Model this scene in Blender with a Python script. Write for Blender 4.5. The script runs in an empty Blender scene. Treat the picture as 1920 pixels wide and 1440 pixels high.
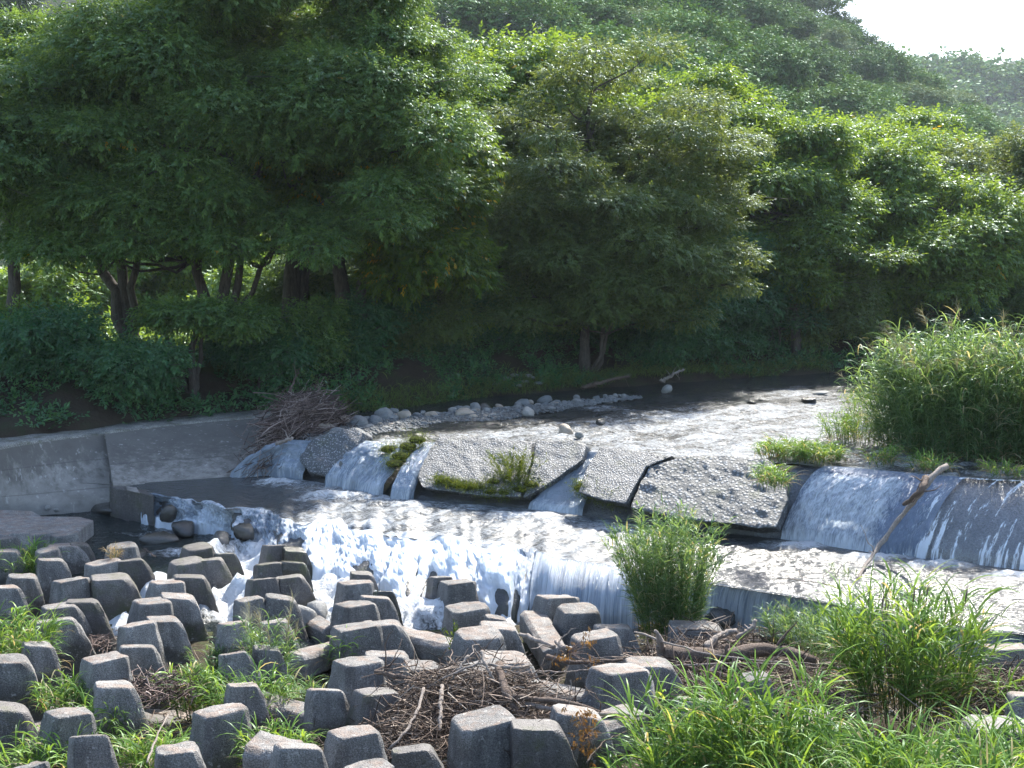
import bpy, bmesh, math, random
import numpy as np
from mathutils import Vector, Matrix, Euler
R = math.radians
sc = bpy.context.scene
col = sc.collection
# ---------------------------------------------------------------- camera
CH = 6.3
F = 2300.0                      # focal length in photo pixels (1920 wide)
HY = 480.0                      # horizon row in the photo
PITCH = math.atan((720 - HY) / F)
cd = bpy.data.cameras.new('camera')
cam = bpy.data.objects.new('camera', cd); col.objects.link(cam)
cam.location = (0, 0, CH)
cam.rotation_euler = (math.pi / 2 - PITCH, 0, 0)
cd.sensor_width = 36.0
cd.lens = 36.0 * F / 1920.0
cd.clip_start = 0.1; cd.clip_end = 6000
sc.camera = cam
sc.render.resolution_x = 1024; sc.render.resolution_y = 768
# ---------------------------------------------------------------- light
SUN_AZ = 24.0                   # degrees to the right of straight ahead
SUN_EL = 47.0
w = bpy.data.worlds.new("World"); sc.world = w; w.use_nodes = True
nt = w.node_tree; bg = nt.nodes['Background']
sky = nt.nodes.new('ShaderNodeTexSky'); sky.sky_type = 'NISHITA'; sky.sun_disc = False
sky.sun_elevation = R(SUN_EL); sky.sun_rotation = R(SUN_AZ)
sky.air_density = 1.0; sky.dust_density = 1.5; sky.ozone_density = 1.0; sky.altitude = 50
nt.links.new(sky.outputs[0], bg.inputs[0]); bg.inputs[1].default_value = 0.15
sd = bpy.data.lights.new('sun', 'SUN'); sd.energy = 4.4; sd.angle = R(0.6); sd.color = (1, 0.95, 0.86)
sun = bpy.data.objects.new('sun', sd); col.objects.link(sun)
sv = Vector((math.sin(R(SUN_AZ)) * math.cos(R(SUN_EL)), math.cos(R(SUN_AZ)) * math.cos(R(SUN_EL)), math.sin(R(SUN_EL))))
sun.rotation_euler = sv.to_track_quat('Z', 'Y').to_euler(); sun.location = (0, 0, 60)
sc.view_settings.view_transform = 'Standard'; sc.view_settings.look = 'None'
sc.view_settings.exposure = 1.68; sc.view_settings.gamma = 1.0
sc.render.engine = 'CYCLES'
cy = sc.cycles
cy.use_denoising = True
cy.max_bounces = 8; cy.diffuse_bounces = 5; cy.glossy_bounces = 3; cy.transmission_bounces = 4; cy.volume_bounces = 0
cy.transparent_max_bounces = 6
cy.sample_clamp_indirect = 3.0; cy.sample_clamp_direct = 0
cy.caustics_reflective = False; cy.caustics_refractive = False
cy.use_adaptive_sampling = True; cy.adaptive_threshold = 0.02

# ---------------------------------------------------------------- projection helpers
cp, sp_ = math.cos(PITCH), math.sin(PITCH)
def ray(px, py):
    u = (px - 960) / F; v = (720 - py) / F
    return Vector((u, cp + v * sp_, -sp_ + v * cp))
def at(px, py, z):
    """point of the place that the photo shows at px,py when it lies at height z"""
    d = ray(px, py); t = (z - CH) / d.z
    return Vector((0, 0, CH)) + d * t
def atd(px, py, dist):
    d = ray(px, py); t = dist / d.y
    return Vector((0, 0, CH)) + d * t
def proj(P):
    P = np.asarray(P, float)
    x = P[..., 0]; y = P[..., 1]; z = P[..., 2] - CH
    dep = y * cp - z * sp_; up = y * sp_ + z * cp
    dep = np.where(dep < 0.1, 0.1, dep)
    return 960 + F * x / dep, 720 - F * up / dep
# ---------------------------------------------------------------- noise
_rs = np.random.RandomState(7)
_perm = _rs.permutation(4096); _val = _rs.rand(4096)
def _h(ix, iy, s=0):
    return _val[(_perm[(_perm[(ix.astype(np.int64) + 131 * s) & 4095] + iy.astype(np.int64)) & 4095])]
def vnoise(x, y, s=0):
    ix = np.floor(x); iy = np.floor(y); fx = x - ix; fy = y - iy
    fx = fx * fx * fx * (fx * (fx * 6 - 15) + 10); fy = fy * fy * fy * (fy * (fy * 6 - 15) + 10)
    a = _h(ix, iy, s); b = _h(ix + 1, iy, s); c = _h(ix, iy + 1, s); d = _h(ix + 1, iy + 1, s)
    return (a + (b - a) * fx) * (1 - fy) + (c + (d - c) * fx) * fy - 0.5
def fbm(x, y, o=4, s=0, g=0.5):
    r = 0; a = 1.0
    for k in range(o):
        r = r + a * vnoise(x + 17.3 * k, y - 9.1 * k, s + k); x = x * 2.03; y = y * 2.03; a *= g
    return r
def fbm3(P, f, o=3, s=0):
    return (fbm(P[:, 0] * f + P[:, 2] * f * .7, P[:, 1] * f - P[:, 2] * f * .45, o, s) + fbm(P[:, 2] * f + 5.2, P[:, 0] * f * .6 + P[:, 1] * f * .8, o, s + 9)) * .7
def sstep(a, b, x):
    t = np.clip((np.asarray(x, float) - a) / (b - a), 0, 1); return t * t * (3 - 2 * t)
# ---------------------------------------------------------------- mesh helpers
def mesh_np(name, V, Fa, mat=None, smooth=False, attrs=None, uv=None):
    V = np.asarray(V, np.float32); me = bpy.data.meshes.new(name)
    me.vertices.add(len(V)); me.vertices.foreach_set('co', V.ravel())
    Fl = Fa if isinstance(Fa, list) else [Fa]
    Fl = [np.asarray(f, np.int32) for f in Fl if len(f)]
    nl = sum(f.size for f in Fl); nf = sum(len(f) for f in Fl)
    me.loops.add(nl); me.polygons.add(nf)
    me.loops.foreach_set('vertex_index', np.concatenate([f.ravel() for f in Fl]))
    st = []; o = 0
    for f in Fl:
        st.append(o + np.arange(len(f)) * f.shape[1]); o += f.size
    me.polygons.foreach_set('loop_start', np.concatenate(st).astype(np.int32))
    if smooth: me.polygons.foreach_set('use_smooth', np.ones(nf, bool))
    if attrs:
        for k, a in attrs.items():
            at_ = me.attributes.new(k, 'FLOAT', 'POINT'); at_.data.foreach_set('value', np.asarray(a, np.float32))
    me.update(calc_edges=True); me.validate()
    if mat: me.materials.append(mat)
    return me
def link(name, me, parent=None, loc=(0, 0, 0), rot=(0, 0, 0), scale=(1, 1, 1)):
    o = bpy.data.objects.new(name, me); col.objects.link(o)
    o.location = loc; o.rotation_euler = rot; o.scale = scale
    if parent: o.parent = parent
    return o
def tag(o, label=None, cat=None, group=None, kind=None):
    if label: o['label'] = label
    if cat: o['category'] = cat
    if group: o['group'] = group
    if kind: o['kind'] = kind
    return o
def thing(name, label, cat, loc=(0, 0, 0), rz=0, group=None, scale=(1, 1, 1)):
    o = bpy.data.objects.new(name, None); col.objects.link(o); o.empty_display_size = .2
    o.location = loc; o.rotation_euler = (0, 0, rz); o.scale = scale
    return tag(o, label, cat, group)
def grid_faces(nu, nv):
    i = np.arange(nu - 1)[:, None] * nv + np.arange(nv - 1)[None, :]
    i = i.ravel(); return np.stack([i, i + nv, i + nv + 1, i + 1], 1)
def tube_np(pts, rad, n=6, cap=True):
    pts = np.asarray(pts, float); m = len(pts); rad = np.asarray(rad, float) * np.ones(m)
    T = np.gradient(pts, axis=0); T /= np.linalg.norm(T, axis=1)[:, None] + 1e-9
    up = np.array([0, 0, 1.0]) if abs(T[0, 2]) < .9 else np.array([1.0, 0, 0])
    V = []
    A = np.cross(T[0], up); A /= np.linalg.norm(A) + 1e-9
    for i in range(m):
        A = A - T[i] * A.dot(T[i]); A /= np.linalg.norm(A) + 1e-9
        B = np.cross(T[i], A); a = np.arange(n) * 2 * math.pi / n
        V.append(pts[i] + rad[i] * (np.cos(a)[:, None] * A + np.sin(a)[:, None] * B))
    V = np.concatenate(V)
    i = np.arange(m - 1)[:, None] * n; j = np.arange(n)[None, :]
    Fq = np.stack([(i + j).ravel(), (i + (j + 1) % n).ravel(), (i + n + (j + 1) % n).ravel(), (i + n + j).ravel()], 1)
    if cap:
        e0 = np.stack([np.zeros(n - 2, int), np.arange(2, n), np.arange(1, n - 1)], 1); o = (m - 1) * n
        e1 = np.stack([o + np.zeros(n - 2, int), o + np.arange(1, n - 1), o + np.arange(2, n)], 1)
        return V, Fq, np.concatenate([e0, e1])
    return V, Fq, np.zeros((0, 3), int)
class Acc:
    def __init__(s): s.V = []; s.Q = []; s.T = []; s.A = []; s.n = 0
    def add(s, V, Q=None, T=None, a=0.0):
        V = np.asarray(V, float); s.V.append(V); s.A.append(np.ones(len(V)) * a)
        if Q is not None and len(Q): s.Q.append(np.asarray(Q) + s.n)
        if T is not None and len(T): s.T.append(np.asarray(T) + s.n)
        s.n += len(V)
    def tube(s, pts, rad, n=6, a=0.0, cap=True): V, Q, T = tube_np(pts, rad, n, cap); s.add(V, Q, T, a)
    def mesh(s, name, mat, smooth=True):
        fl = []
        if s.Q: fl.append(np.concatenate(s.Q))
        if s.T: fl.append(np.concatenate(s.T))
        return mesh_np(name, np.concatenate(s.V), fl, mat, smooth, {'rnd': np.concatenate(s.A)})
# ---------------------------------------------------------------- materials
class NT:
    def __init__(s, name):
        s.m = bpy.data.materials.new(name); s.m.use_nodes = True; s.t = s.m.node_tree
        s.b = s.t.nodes['Principled BSDF']; s.out = s.t.nodes['Material Output']
    def n(s, ty, **kw):
        x = s.t.nodes.new(ty)
        for k, v in kw.items(): setattr(x, k, v)
        return x
    def l(s, a, b): s.t.links.new(a, b)
    def set(s, node, **kw):
        for k, v in kw.items():
            node.inputs[k.replace('_', ' ')].default_value = v
    def coord(s, kind='Object', scale=(1, 1, 1)):
        tc = s.n('ShaderNodeTexCoord'); mp = s.n('ShaderNodeMapping'); mp.inputs['Scale'].default_value = scale
        s.l(tc.outputs[kind], mp.inputs[0]); return mp.outputs[0]
    def pos(s, scale=(1, 1, 1), rot=(0, 0, 0)):
        g = s.n('ShaderNodeNewGeometry'); mp = s.n('ShaderNodeMapping'); mp.inputs['Scale'].default_value = scale; mp.inputs['Rotation'].default_value = rot
        s.l(g.outputs['Position'], mp.inputs[0]); return mp.outputs[0]
    def noise(s, vec, scale, detail=4, rough=.55, dist=0):
        x = s.n('ShaderNodeTexNoise'); x.inputs['Scale'].default_value = scale; x.inputs['Detail'].default_value = detail
        x.inputs['Roughness'].default_value = rough; x.inputs['Distortion'].default_value = dist; s.l(vec, x.inputs['Vector']); return x.outputs['Fac']
    def voro(s, vec, scale, feature='F1', out='Distance'):
        x = s.n('ShaderNodeTexVoronoi', feature=feature); x.inputs['Scale'].default_value = scale; s.l(vec, x.inputs['Vector']); return x.outputs[out]
    def ramp(s, fac, stops, interp='LINEAR'):
        x = s.n('ShaderNodeValToRGB'); cr = x.color_ramp; cr.interpolation = interp
        while len(cr.elements) < len(stops): cr.elements.new(.5)
        for e, (p, c) in zip(cr.elements, stops):
            e.position = p; e.color = (c, c, c, 1) if not hasattr(c, '__len__') else (*c, 1)
        s.l(fac, x.inputs[0]); return x.outputs[0]
    def mix(s, f, a, b, mode='MIX'):
        x = s.n('ShaderNodeMix', data_type='RGBA', blend_type=mode)
        for v, k in ((f, 0), (a, 6), (b, 7)):
            if hasattr(v, 'is_linked') or isinstance(v, bpy.types.NodeSocket): s.l(v, x.inputs[k])
            else: x.inputs[k].default_value = v if k == 0 else ((v, v, v, 1) if not hasattr(v, '__len__') else (*v, 1))
        return x.outputs[2]
    def math(s, op, a, b=0.0, c=None):
        x = s.n('ShaderNodeMath', operation=op)
        for v, k in ((a, 0), (b, 1), (c, 2)):
            if v is None: continue
            if isinstance(v, bpy.types.NodeSocket): s.l(v, x.inputs[k])
            else: x.inputs[k].default_value = v
        return x.outputs[0]
    def attr(s, name, out='Fac'):
        x = s.n('ShaderNodeAttribute'); x.attribute_name = name; return x.outputs[out]
    def objrand(s): return s.n('ShaderNodeObjectInfo').outputs['Random']
    def bump(s, h, strength=.5, dist=.02, prev=None):
        x = s.n('ShaderNodeBump'); x.inputs['Strength'].default_value = strength; x.inputs['Distance'].default_value = dist
        s.l(h, x.inputs['Height'])
        if prev is not None: s.l(prev, x.inputs['Normal'])
        return x.outputs[0]
    def put(s, color=None, rough=None, normal=None, spec=None):
        for v, k in ((color, 'Base Color'), (rough, 'Roughness'), (normal, 'Normal'), (spec, 'Specular IOR Level')):
            if v is None: continue
            if isinstance(v, bpy.types.NodeSocket): s.l(v, s.b.inputs[k])
            else: s.b.inputs[k].default_value = (*v, 1) if hasattr(v, '__len__') else v
        return s.m

def concrete(name, dark, light, speck=60, bumpd=.012, rough=.8, moss=0.0, stain=1.0, rust=0.0, spec=.4, vary=.25):
    k = NT(name); p = k.pos(); o = k.coord('Object')
    n1 = k.noise(p, 2.2, 5, .6); n2 = k.noise(p, speck * .5, 3, .7); v = k.voro(p, speck)
    c = k.mix(k.ramp(n1, [(.3, 0.), (.72, 1.)]), dark, light)
    sp = k.ramp(k.noise(p, speck, 2, .8), [(.36, 0.35), (.5, 1.), (.66, 1.75)])
    c = k.mix(.75, c, sp, 'MULTIPLY')
    ps = k.pos((7, 7, .8)); st = k.ramp(k.noise(ps, 1.0, 4, .65), [(.38, .55), (.6, 1.1)])
    c = k.mix(.55 * stain, c, st, 'MULTIPLY')
    if vary: c = k.mix(1, c, k.math('MULTIPLY_ADD', k.objrand(), vary * 2, 1 - vary), 'MULTIPLY')
    geo = k.n('ShaderNodeNewGeometry'); sx = k.n('ShaderNodeSeparateXYZ'); k.l(geo.outputs['Normal'], sx.inputs[0])
    if rust:
        f = k.math('MULTIPLY', k.ramp(sx.outputs[2], [(.55, 0.), (.85, 1.)]), k.ramp(k.math('ADD', k.noise(p, 5, 5, .7), k.math('MULTIPLY', k.objrand(), .12)), [(.5, 0.), (.66, rust)]))
        c = k.mix(f, c, (.20, .12, .075))
    if moss:
        f = k.ramp(k.noise(p, 3.5, 5, .7), [(.5, 0.), (.62, moss)])
        c = k.mix(f, c, (.05, .055, .02))
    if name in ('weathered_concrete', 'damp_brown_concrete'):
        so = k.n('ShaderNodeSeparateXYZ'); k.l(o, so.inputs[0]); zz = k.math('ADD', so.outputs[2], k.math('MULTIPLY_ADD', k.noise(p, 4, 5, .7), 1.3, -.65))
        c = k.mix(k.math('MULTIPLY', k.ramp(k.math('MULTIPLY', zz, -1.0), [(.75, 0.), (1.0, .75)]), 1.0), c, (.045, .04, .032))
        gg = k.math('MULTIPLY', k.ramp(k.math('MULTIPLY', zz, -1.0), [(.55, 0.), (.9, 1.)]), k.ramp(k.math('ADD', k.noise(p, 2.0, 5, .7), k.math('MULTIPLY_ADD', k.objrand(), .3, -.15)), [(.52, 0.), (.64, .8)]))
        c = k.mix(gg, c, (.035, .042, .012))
        c = k.mix(k.ramp(k.noise(p, 16, 3, .6), [(.63, 0.), (.68, .5)]), c, tuple(min(1, x * 1.6) for x in light))
    h = k.math('ADD', k.math('MULTIPLY', n2, .8), k.math('MULTIPLY', v, .5))
    nb = k.bump(h, .9, bumpd); nb = k.bump(k.noise(p, 9, 4, .6), .6, .04, nb)
    return k.put(c, rough, nb, spec)
M = {}
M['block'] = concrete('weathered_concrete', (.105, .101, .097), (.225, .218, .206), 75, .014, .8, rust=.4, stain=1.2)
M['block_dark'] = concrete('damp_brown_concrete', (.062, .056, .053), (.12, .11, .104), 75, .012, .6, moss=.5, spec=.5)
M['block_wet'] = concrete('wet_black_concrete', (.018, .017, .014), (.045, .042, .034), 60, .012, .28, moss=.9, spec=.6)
M['wall'] = concrete('stained_wall_concrete', (.14, .13, .125), (.30, .29, .28), 40, .004, .85, stain=1.6, vary=0)
def wallm():
    k = NT('stained_wall_concrete'); p = k.pos(); sx = k.n('ShaderNodeSeparateXYZ'); g = k.n('ShaderNodeNewGeometry'); k.l(g.outputs['Position'], sx.inputs[0])
    z = sx.outputs[2]
    c = k.mix(k.ramp(k.noise(p, 1.4, 7, .7), [(.3, 0.), (.7, 1.)]), (.125, .115, .102), (.28, .265, .24))
    st = k.noise(k.pos((5, 5, .45)), 1.0, 6, .7)
    top = k.ramp(z, [(0., 0.), (1., 1.)])
    zt = k.math('MULTIPLY_ADD', z, 1.2, -2.0)                        # darker run-off below the coping
    c = k.mix(k.math('MULTIPLY', k.ramp(k.math('ADD', st, k.math('MULTIPLY', zt, .35)), [(.42, 0.), (.62, 1.)]), .75), c, (.085, .078, .07))
    c = k.mix(k.math('MULTIPLY', k.ramp(k.noise(k.pos((9, 9, .3)), 1.0, 3, .6), [(.62, 0.), (.72, 1.)]), .5), c, (.42, .41, .39))
    ln = k.math('ABSOLUTE', k.math('SUBTRACT', k.math('FRACT', k.math('MULTIPLY_ADD', z, 1.9, k.math('MULTIPLY', k.noise(p, .6, 2), .08))), .5))
    c = k.mix(k.math('MULTIPLY', k.ramp(ln, [(.0, 1.), (.03, 0.)]), .45), c, (.06, .055, .05))
    c = k.mix(k.ramp(z, [(.0, 1.), (.001, 1.)]), c, c)
    h = k.math('ADD', k.noise(p, 40, 4, .7), k.math('MULTIPLY', k.ramp(ln, [(.0, 0.), (.03, 1.)]), .8))
    return k.put(c, .85, k.bump(h, .8, .006), .3)
M['wall'] = wallm()
M['slab'] = None
def studded(name, dark, light, moss, scale=17):
    k = NT(name); p = k.pos(); v = k.voro(p, scale); vc = k.voro(p, scale, 'F1', 'Color')
    sep = k.n('ShaderNodeSeparateColor'); k.l(vc, sep.inputs[0])
    stone = k.mix(sep.outputs[0], dark, light); 
    c = k.mix(k.ramp(v, [(.25, 0.), (.5, 1.)]), stone, tuple(x * .6 for x in dark))
    n = k.noise(p, 1.6, 5, .65)
    c = k.mix(k.ramp(n, [(.42, 0.), (.7, .45)]), c, tuple(x * .6 for x in dark))
    if moss:
        c = k.mix(k.ramp(k.noise(p, 2.4, 5, .7), [(.55, 0.), (.7, moss)]), c, (.06, .075, .018))
    nb = k.bump(k.ramp(v, [(.0, 1.), (.6, 0.)]), .9, .02); nb = k.bump(k.noise(p, 50, 4, .75), 1., .018, nb)
    return k.put(c, .55, nb, .5)
M['slab'] = studded('exposed_cobble_concrete', (.11, .12, .13), (.38, .39, .41), .35, 24)
M['slab_rough'] = studded('rough_cobble_concrete', (.10, .11, .115), (.34, .35, .36), .5, 15)
def soilm():
    k = NT('dark_soil'); p = k.pos()
    c = k.ramp(k.noise(p, 1.3, 6, .7), [(.3, (.02, .014, .009)), (.5, (.05, .04, .025)), (.62, (.045, .06, .02)), (.75, (.1, .09, .06))])
    return k.put(c, .95, k.bump(k.noise(p, 6, 6, .7), 1, .12), .2)
M['soil'] = soilm()
def gravelm(name, a, b, sc_=30):
    k = NT(name); p = k.pos(); v = k.voro(p, sc_); vc = k.voro(p, sc_, 'F1', 'Color'); sep = k.n('ShaderNodeSeparateColor'); k.l(vc, sep.inputs[0])
    c = k.mix(sep.outputs[0], a, b); c = k.mix(k.ramp(v, [(.2, 0.), (.55, .8)]), c, tuple(x * .3 for x in a))
    return k.put(c, .8, k.bump(k.ramp(v, [(0, 1.), (.6, 0.)]), 1, .04), .4)
M['gravel'] = gravelm('river_gravel', (.10, .11, .11), (.34, .33, .31), 22)
M['meadow'] = None
def fieldm():
    k = NT('meadow_grass'); p = k.pos()
    c = k.ramp(k.noise(p, .8, 6, .75), [(.3, (.05, .09, .012)), (.55, (.13, .2, .03)), (.75, (.2, .27, .06))])
    return k.put(c, .9, k.bump(k.noise(p, 9, 5, .7), 1, .15), .2)
M['meadow'] = fieldm()
def forestfloor():
    k = NT('forest_floor'); p = k.pos()
    c = k.ramp(k.noise(p, .35, 6, .8), [(.3, (.008, .018, .006)), (.6, (.02, .045, .012)), (.8, (.04, .075, .02))])
    return k.put(c, .9, k.bump(k.noise(p, 1.2, 6, .8), 1, 1.2), .2)
M['forest_floor'] = forestfloor()
def bark(name, a, b, s=1.0):
    k = NT(name); p = k.coord('Object', (9 * s, 9 * s, 2 * s))
    c = k.ramp(k.noise(p, 2, 6, .7), [(.3, a), (.7, b)])
    return k.put(c, .85, k.bump(k.noise(p, 4, 5, .7), 1, .03), .3)
M['bark'] = bark('tree_bark', (.025, .02, .016), (.11, .095, .08))
M['drift'] = bark('bleached_driftwood', (.16, .125, .10), (.42, .37, .33), 3)
M['drift_dark'] = bark('brown_driftwood', (.06, .042, .033), (.2, .15, .12), 3)
def stickm(name, stops):
    k = NT(name); r = k.attr('rnd'); c = k.ramp(r, stops)
    p = k.coord('Object'); c = k.mix(.6, c, k.ramp(k.noise(p, 30, 3, .6), [(.3, .55), (.7, 1.2)]), 'MULTIPLY')
    return k.put(c, .8, None, .3)
M['sticks'] = stickm('dead_sticks', [(0., (.035, .024, .018)), (.35, (.10, .07, .052)), (.7, (.22, .165, .13)), (1., (.40, .34, .28))])
M['sticks_red'] = stickm('reddish_twigs', [(0., (.045, .03, .025)), (.5, (.15, .105, .09)), (1., (.32, .26, .23))])
def leafm(name, stops, trans=.45, tcol=1.0, rough=.45, vary=.12, gloss=.022, bright=1.0):
    k = NT(name); t = k.t; r = k.attr('rnd')
    c = k.ramp(k.math('ADD', r, k.math('MULTIPLY_ADD', k.objrand(), vary, -vary / 2)), stops)
    t.nodes.remove(k.b)
    d = k.n('ShaderNodeBsdfDiffuse'); tr = k.n('ShaderNodeBsdfTranslucent'); g = k.n('ShaderNodeBsdfGlossy'); g.inputs['Roughness'].default_value = rough
    k.l(c, d.inputs[0]); tc = k.mix(1, c, (1.4 * tcol, 1.18 * tcol, .6 * tcol), 'MULTIPLY'); k.l(tc, tr.inputs[0])
    g.inputs['Color'].default_value = (.85, .95, 1, 1)
    m1 = k.n('ShaderNodeMixShader'); m1.inputs[0].default_value = trans; k.l(d.outputs[0], m1.inputs[1]); k.l(tr.outputs[0], m1.inputs[2])
    m2 = k.n('ShaderNodeMixShader'); fr = k.n('ShaderNodeFresnel'); fr.inputs[0].default_value = 1.4
    f = k.math('MULTIPLY', fr.outputs[0], gloss * 2.2); f = k.math('MINIMUM', f, .10); k.l(f, m2.inputs[0])
    k.l(m1.outputs[0], m2.inputs[1]); k.l(g.outputs[0], m2.inputs[2]); k.l(m2.outputs[0], k.out.inputs[0])
    return k.m
def greens(a, b, c, hot=None):
    s = [(0., a), (.45, b), (.9, c)]
    if hot: s += [(.965, c), (.975, hot), (1., hot)]
    return s
M['leaf_dark'] = leafm('zelkova_leaves', greens((0.060, 0.120, 0.045), (0.108, 0.198, 0.062), (0.176, 0.277, 0.071), (0.338, 0.224, 0.025)))
M['leaf_walnut'] = leafm('walnut_leaves', greens((0.078, 0.149, 0.038), (0.134, 0.231, 0.046), (0.225, 0.331, 0.056), (0.405, 0.280, 0.025)), .5)
M['leaf_yellow'] = leafm('yellowing_leaves', [(0., (.06, .12, .03)), (.5, (.11, .19, .035)), (.83, (.18, .25, .04)), (.88, (.42, .34, .04)), (.95, (.50, .30, .03)), (1., (.45, .22, .03))], .55)
M['leaf_teal'] = leafm('bush_leaves', greens((0.037, 0.099, 0.049), (0.062, 0.150, 0.067), (0.111, 0.218, 0.079)), .4)
M['leaf_fine'] = leafm('fine_leaves', greens((0.082, 0.130, 0.049), (0.121, 0.179, 0.062), (0.189, 0.248, 0.079), (0.243, 0.168, 0.037)), .45)
M['leaf_hill'] = leafm('hill_leaves', greens((.045, .10, .028), (.075, .16, .04), (.13, .23, .06)), .14, vary=.6, gloss=.008)
M['leaf_pale'] = leafm('pale_hill_leaves', greens((.09, .15, .07), (.14, .20, .09), (.19, .26, .13)), .12, vary=.3, gloss=.008)
M['leaf_cedar'] = leafm('cedar_needles', greens((0.013, 0.035, 0.015), (0.022, 0.053, 0.022), (0.038, 0.077, 0.026)), .25, vary=.4)
M['reed'] = leafm('reed_leaves', [(0., (.06, .13, .03)), (.5, (.14, .255, .05)), (.85, (.23, .36, .065)), (.93, (.30, .42, .09)), (.95, (.42, .36, .2)), (1., (.45, .4, .25))], .45, 1., .38, .1, .12)
M['reed_grey'] = leafm('silvery_reed_leaves', [(0., (.065, .135, .055)), (.5, (.135, .235, .09)), (.9, (.21, .33, .13)), (.96, (.3, .32, .2)), (1., (.4, .38, .26))], .52, 1., .35, .1, .14)
M['straw'] = leafm('dry_straw', [(0., (.16, .11, .06)), (.5, (.32, .25, .15)), (1., (.5, .42, .28))], .3, 1)
M['plume'] = leafm('reed_plumes', [(0., (.28, .28, .20)), (.5, (.40, .38, .30)), (1., (.56, .54, .46))], .35, .6)
M['moss'] = leafm('moss', [(0., (.03, .05, .008)), (.5, (.09, .13, .015)), (1., (.2, .24, .03))], .35)
def rockm(name, a, b, rough=.7, spec=.4):
    k = NT(name); p = k.coord('Object'); c = k.mix(k.objrand(), a, b)
    c = k.mix(.6, c, k.ramp(k.noise(p, 3, 6, .7), [(.3, .6), (.7, 1.3)]), 'MULTIPLY')
    return k.put(c, rough, k.bump(k.noise(p, 7, 5, .7), .7, .03), spec)
M['rock'] = rockm('pale_river_stone', (.11, .12, .125), (.27, .26, .235))
M['rock_tan'] = rockm('tan_river_stone', (.26, .21, .16), (.34, .29, .23))
M['rock_wet'] = rockm('wet_dark_stone', (.02, .02, .018), (.06, .055, .045), .2, .6)

# water: clear dark water + white for aerated water and painted sun sparkle, where the vertex attribute 'foam' and streaks say so
def waterm(name, flow=(1, 1, 1), rotz=0.0, deep=(.012, .018, .012), bscale=3.0, bstr=.5, bdist=.06, rough=.05, fine=14., lo=.30, hi=.80, fscale=7.0, famp=1.5, sheen=.40, white=(.86, .9, .94)):
    k = NT(name); t = k.t
    p = k.pos((1, 1, 1)); pf = k.pos(flow, (0, 0, rotz))
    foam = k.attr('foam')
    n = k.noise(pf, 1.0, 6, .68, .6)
    nf = k.noise(pf, fscale, 4, .7, .5)  # fine grain that breaks the white into painted sparkles
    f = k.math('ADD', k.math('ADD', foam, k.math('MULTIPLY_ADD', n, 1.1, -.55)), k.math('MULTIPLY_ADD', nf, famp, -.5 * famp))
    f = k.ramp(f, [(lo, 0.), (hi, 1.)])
    b1 = k.bump(k.noise(pf, bscale, 4, .6, .15), bstr, bdist)
    b2 = k.bump(k.noise(k.pos((.55, 1.3, 1)), fine, 3, .6), .8, .03, b1)
    w_ = k.b; k.l(k.ramp(foam, [(0., rough), (.30, sheen)]), w_.inputs['Roughness']); w_.inputs['IOR'].default_value = 1.33
    k.l(k.mix(k.noise(p, .8, 3), deep, tuple(x * 2.2 for x in deep)), w_.inputs['Base Color']); k.l(b2, w_.inputs['Normal'])
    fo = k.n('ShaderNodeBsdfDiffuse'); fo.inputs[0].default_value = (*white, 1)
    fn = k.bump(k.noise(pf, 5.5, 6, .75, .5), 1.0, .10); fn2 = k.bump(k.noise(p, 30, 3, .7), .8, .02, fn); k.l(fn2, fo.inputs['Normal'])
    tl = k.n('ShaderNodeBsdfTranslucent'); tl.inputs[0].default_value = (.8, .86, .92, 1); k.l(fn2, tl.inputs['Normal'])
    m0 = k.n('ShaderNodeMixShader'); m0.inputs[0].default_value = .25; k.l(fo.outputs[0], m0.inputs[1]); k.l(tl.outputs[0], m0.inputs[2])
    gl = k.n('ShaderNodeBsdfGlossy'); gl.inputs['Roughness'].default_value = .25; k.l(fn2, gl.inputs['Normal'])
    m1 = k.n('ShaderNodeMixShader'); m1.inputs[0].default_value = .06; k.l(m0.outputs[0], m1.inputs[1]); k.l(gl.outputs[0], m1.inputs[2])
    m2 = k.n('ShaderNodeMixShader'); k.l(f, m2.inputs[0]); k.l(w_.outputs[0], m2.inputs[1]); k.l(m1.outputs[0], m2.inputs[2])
    k.l(m2.outputs[0], k.out.inputs[0])
    return k.m
FLOWROT = R(-35)
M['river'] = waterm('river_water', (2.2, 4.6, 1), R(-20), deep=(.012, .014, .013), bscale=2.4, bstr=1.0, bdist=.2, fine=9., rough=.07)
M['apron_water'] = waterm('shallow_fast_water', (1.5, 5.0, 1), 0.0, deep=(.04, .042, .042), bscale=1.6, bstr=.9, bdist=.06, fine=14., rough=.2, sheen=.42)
M['lower_water'] = waterm('lower_river_water', (1.6, 2.2, 1), R(30), deep=(.008, .012, .012), bscale=2.5, bstr=.8, bdist=.12)
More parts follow.
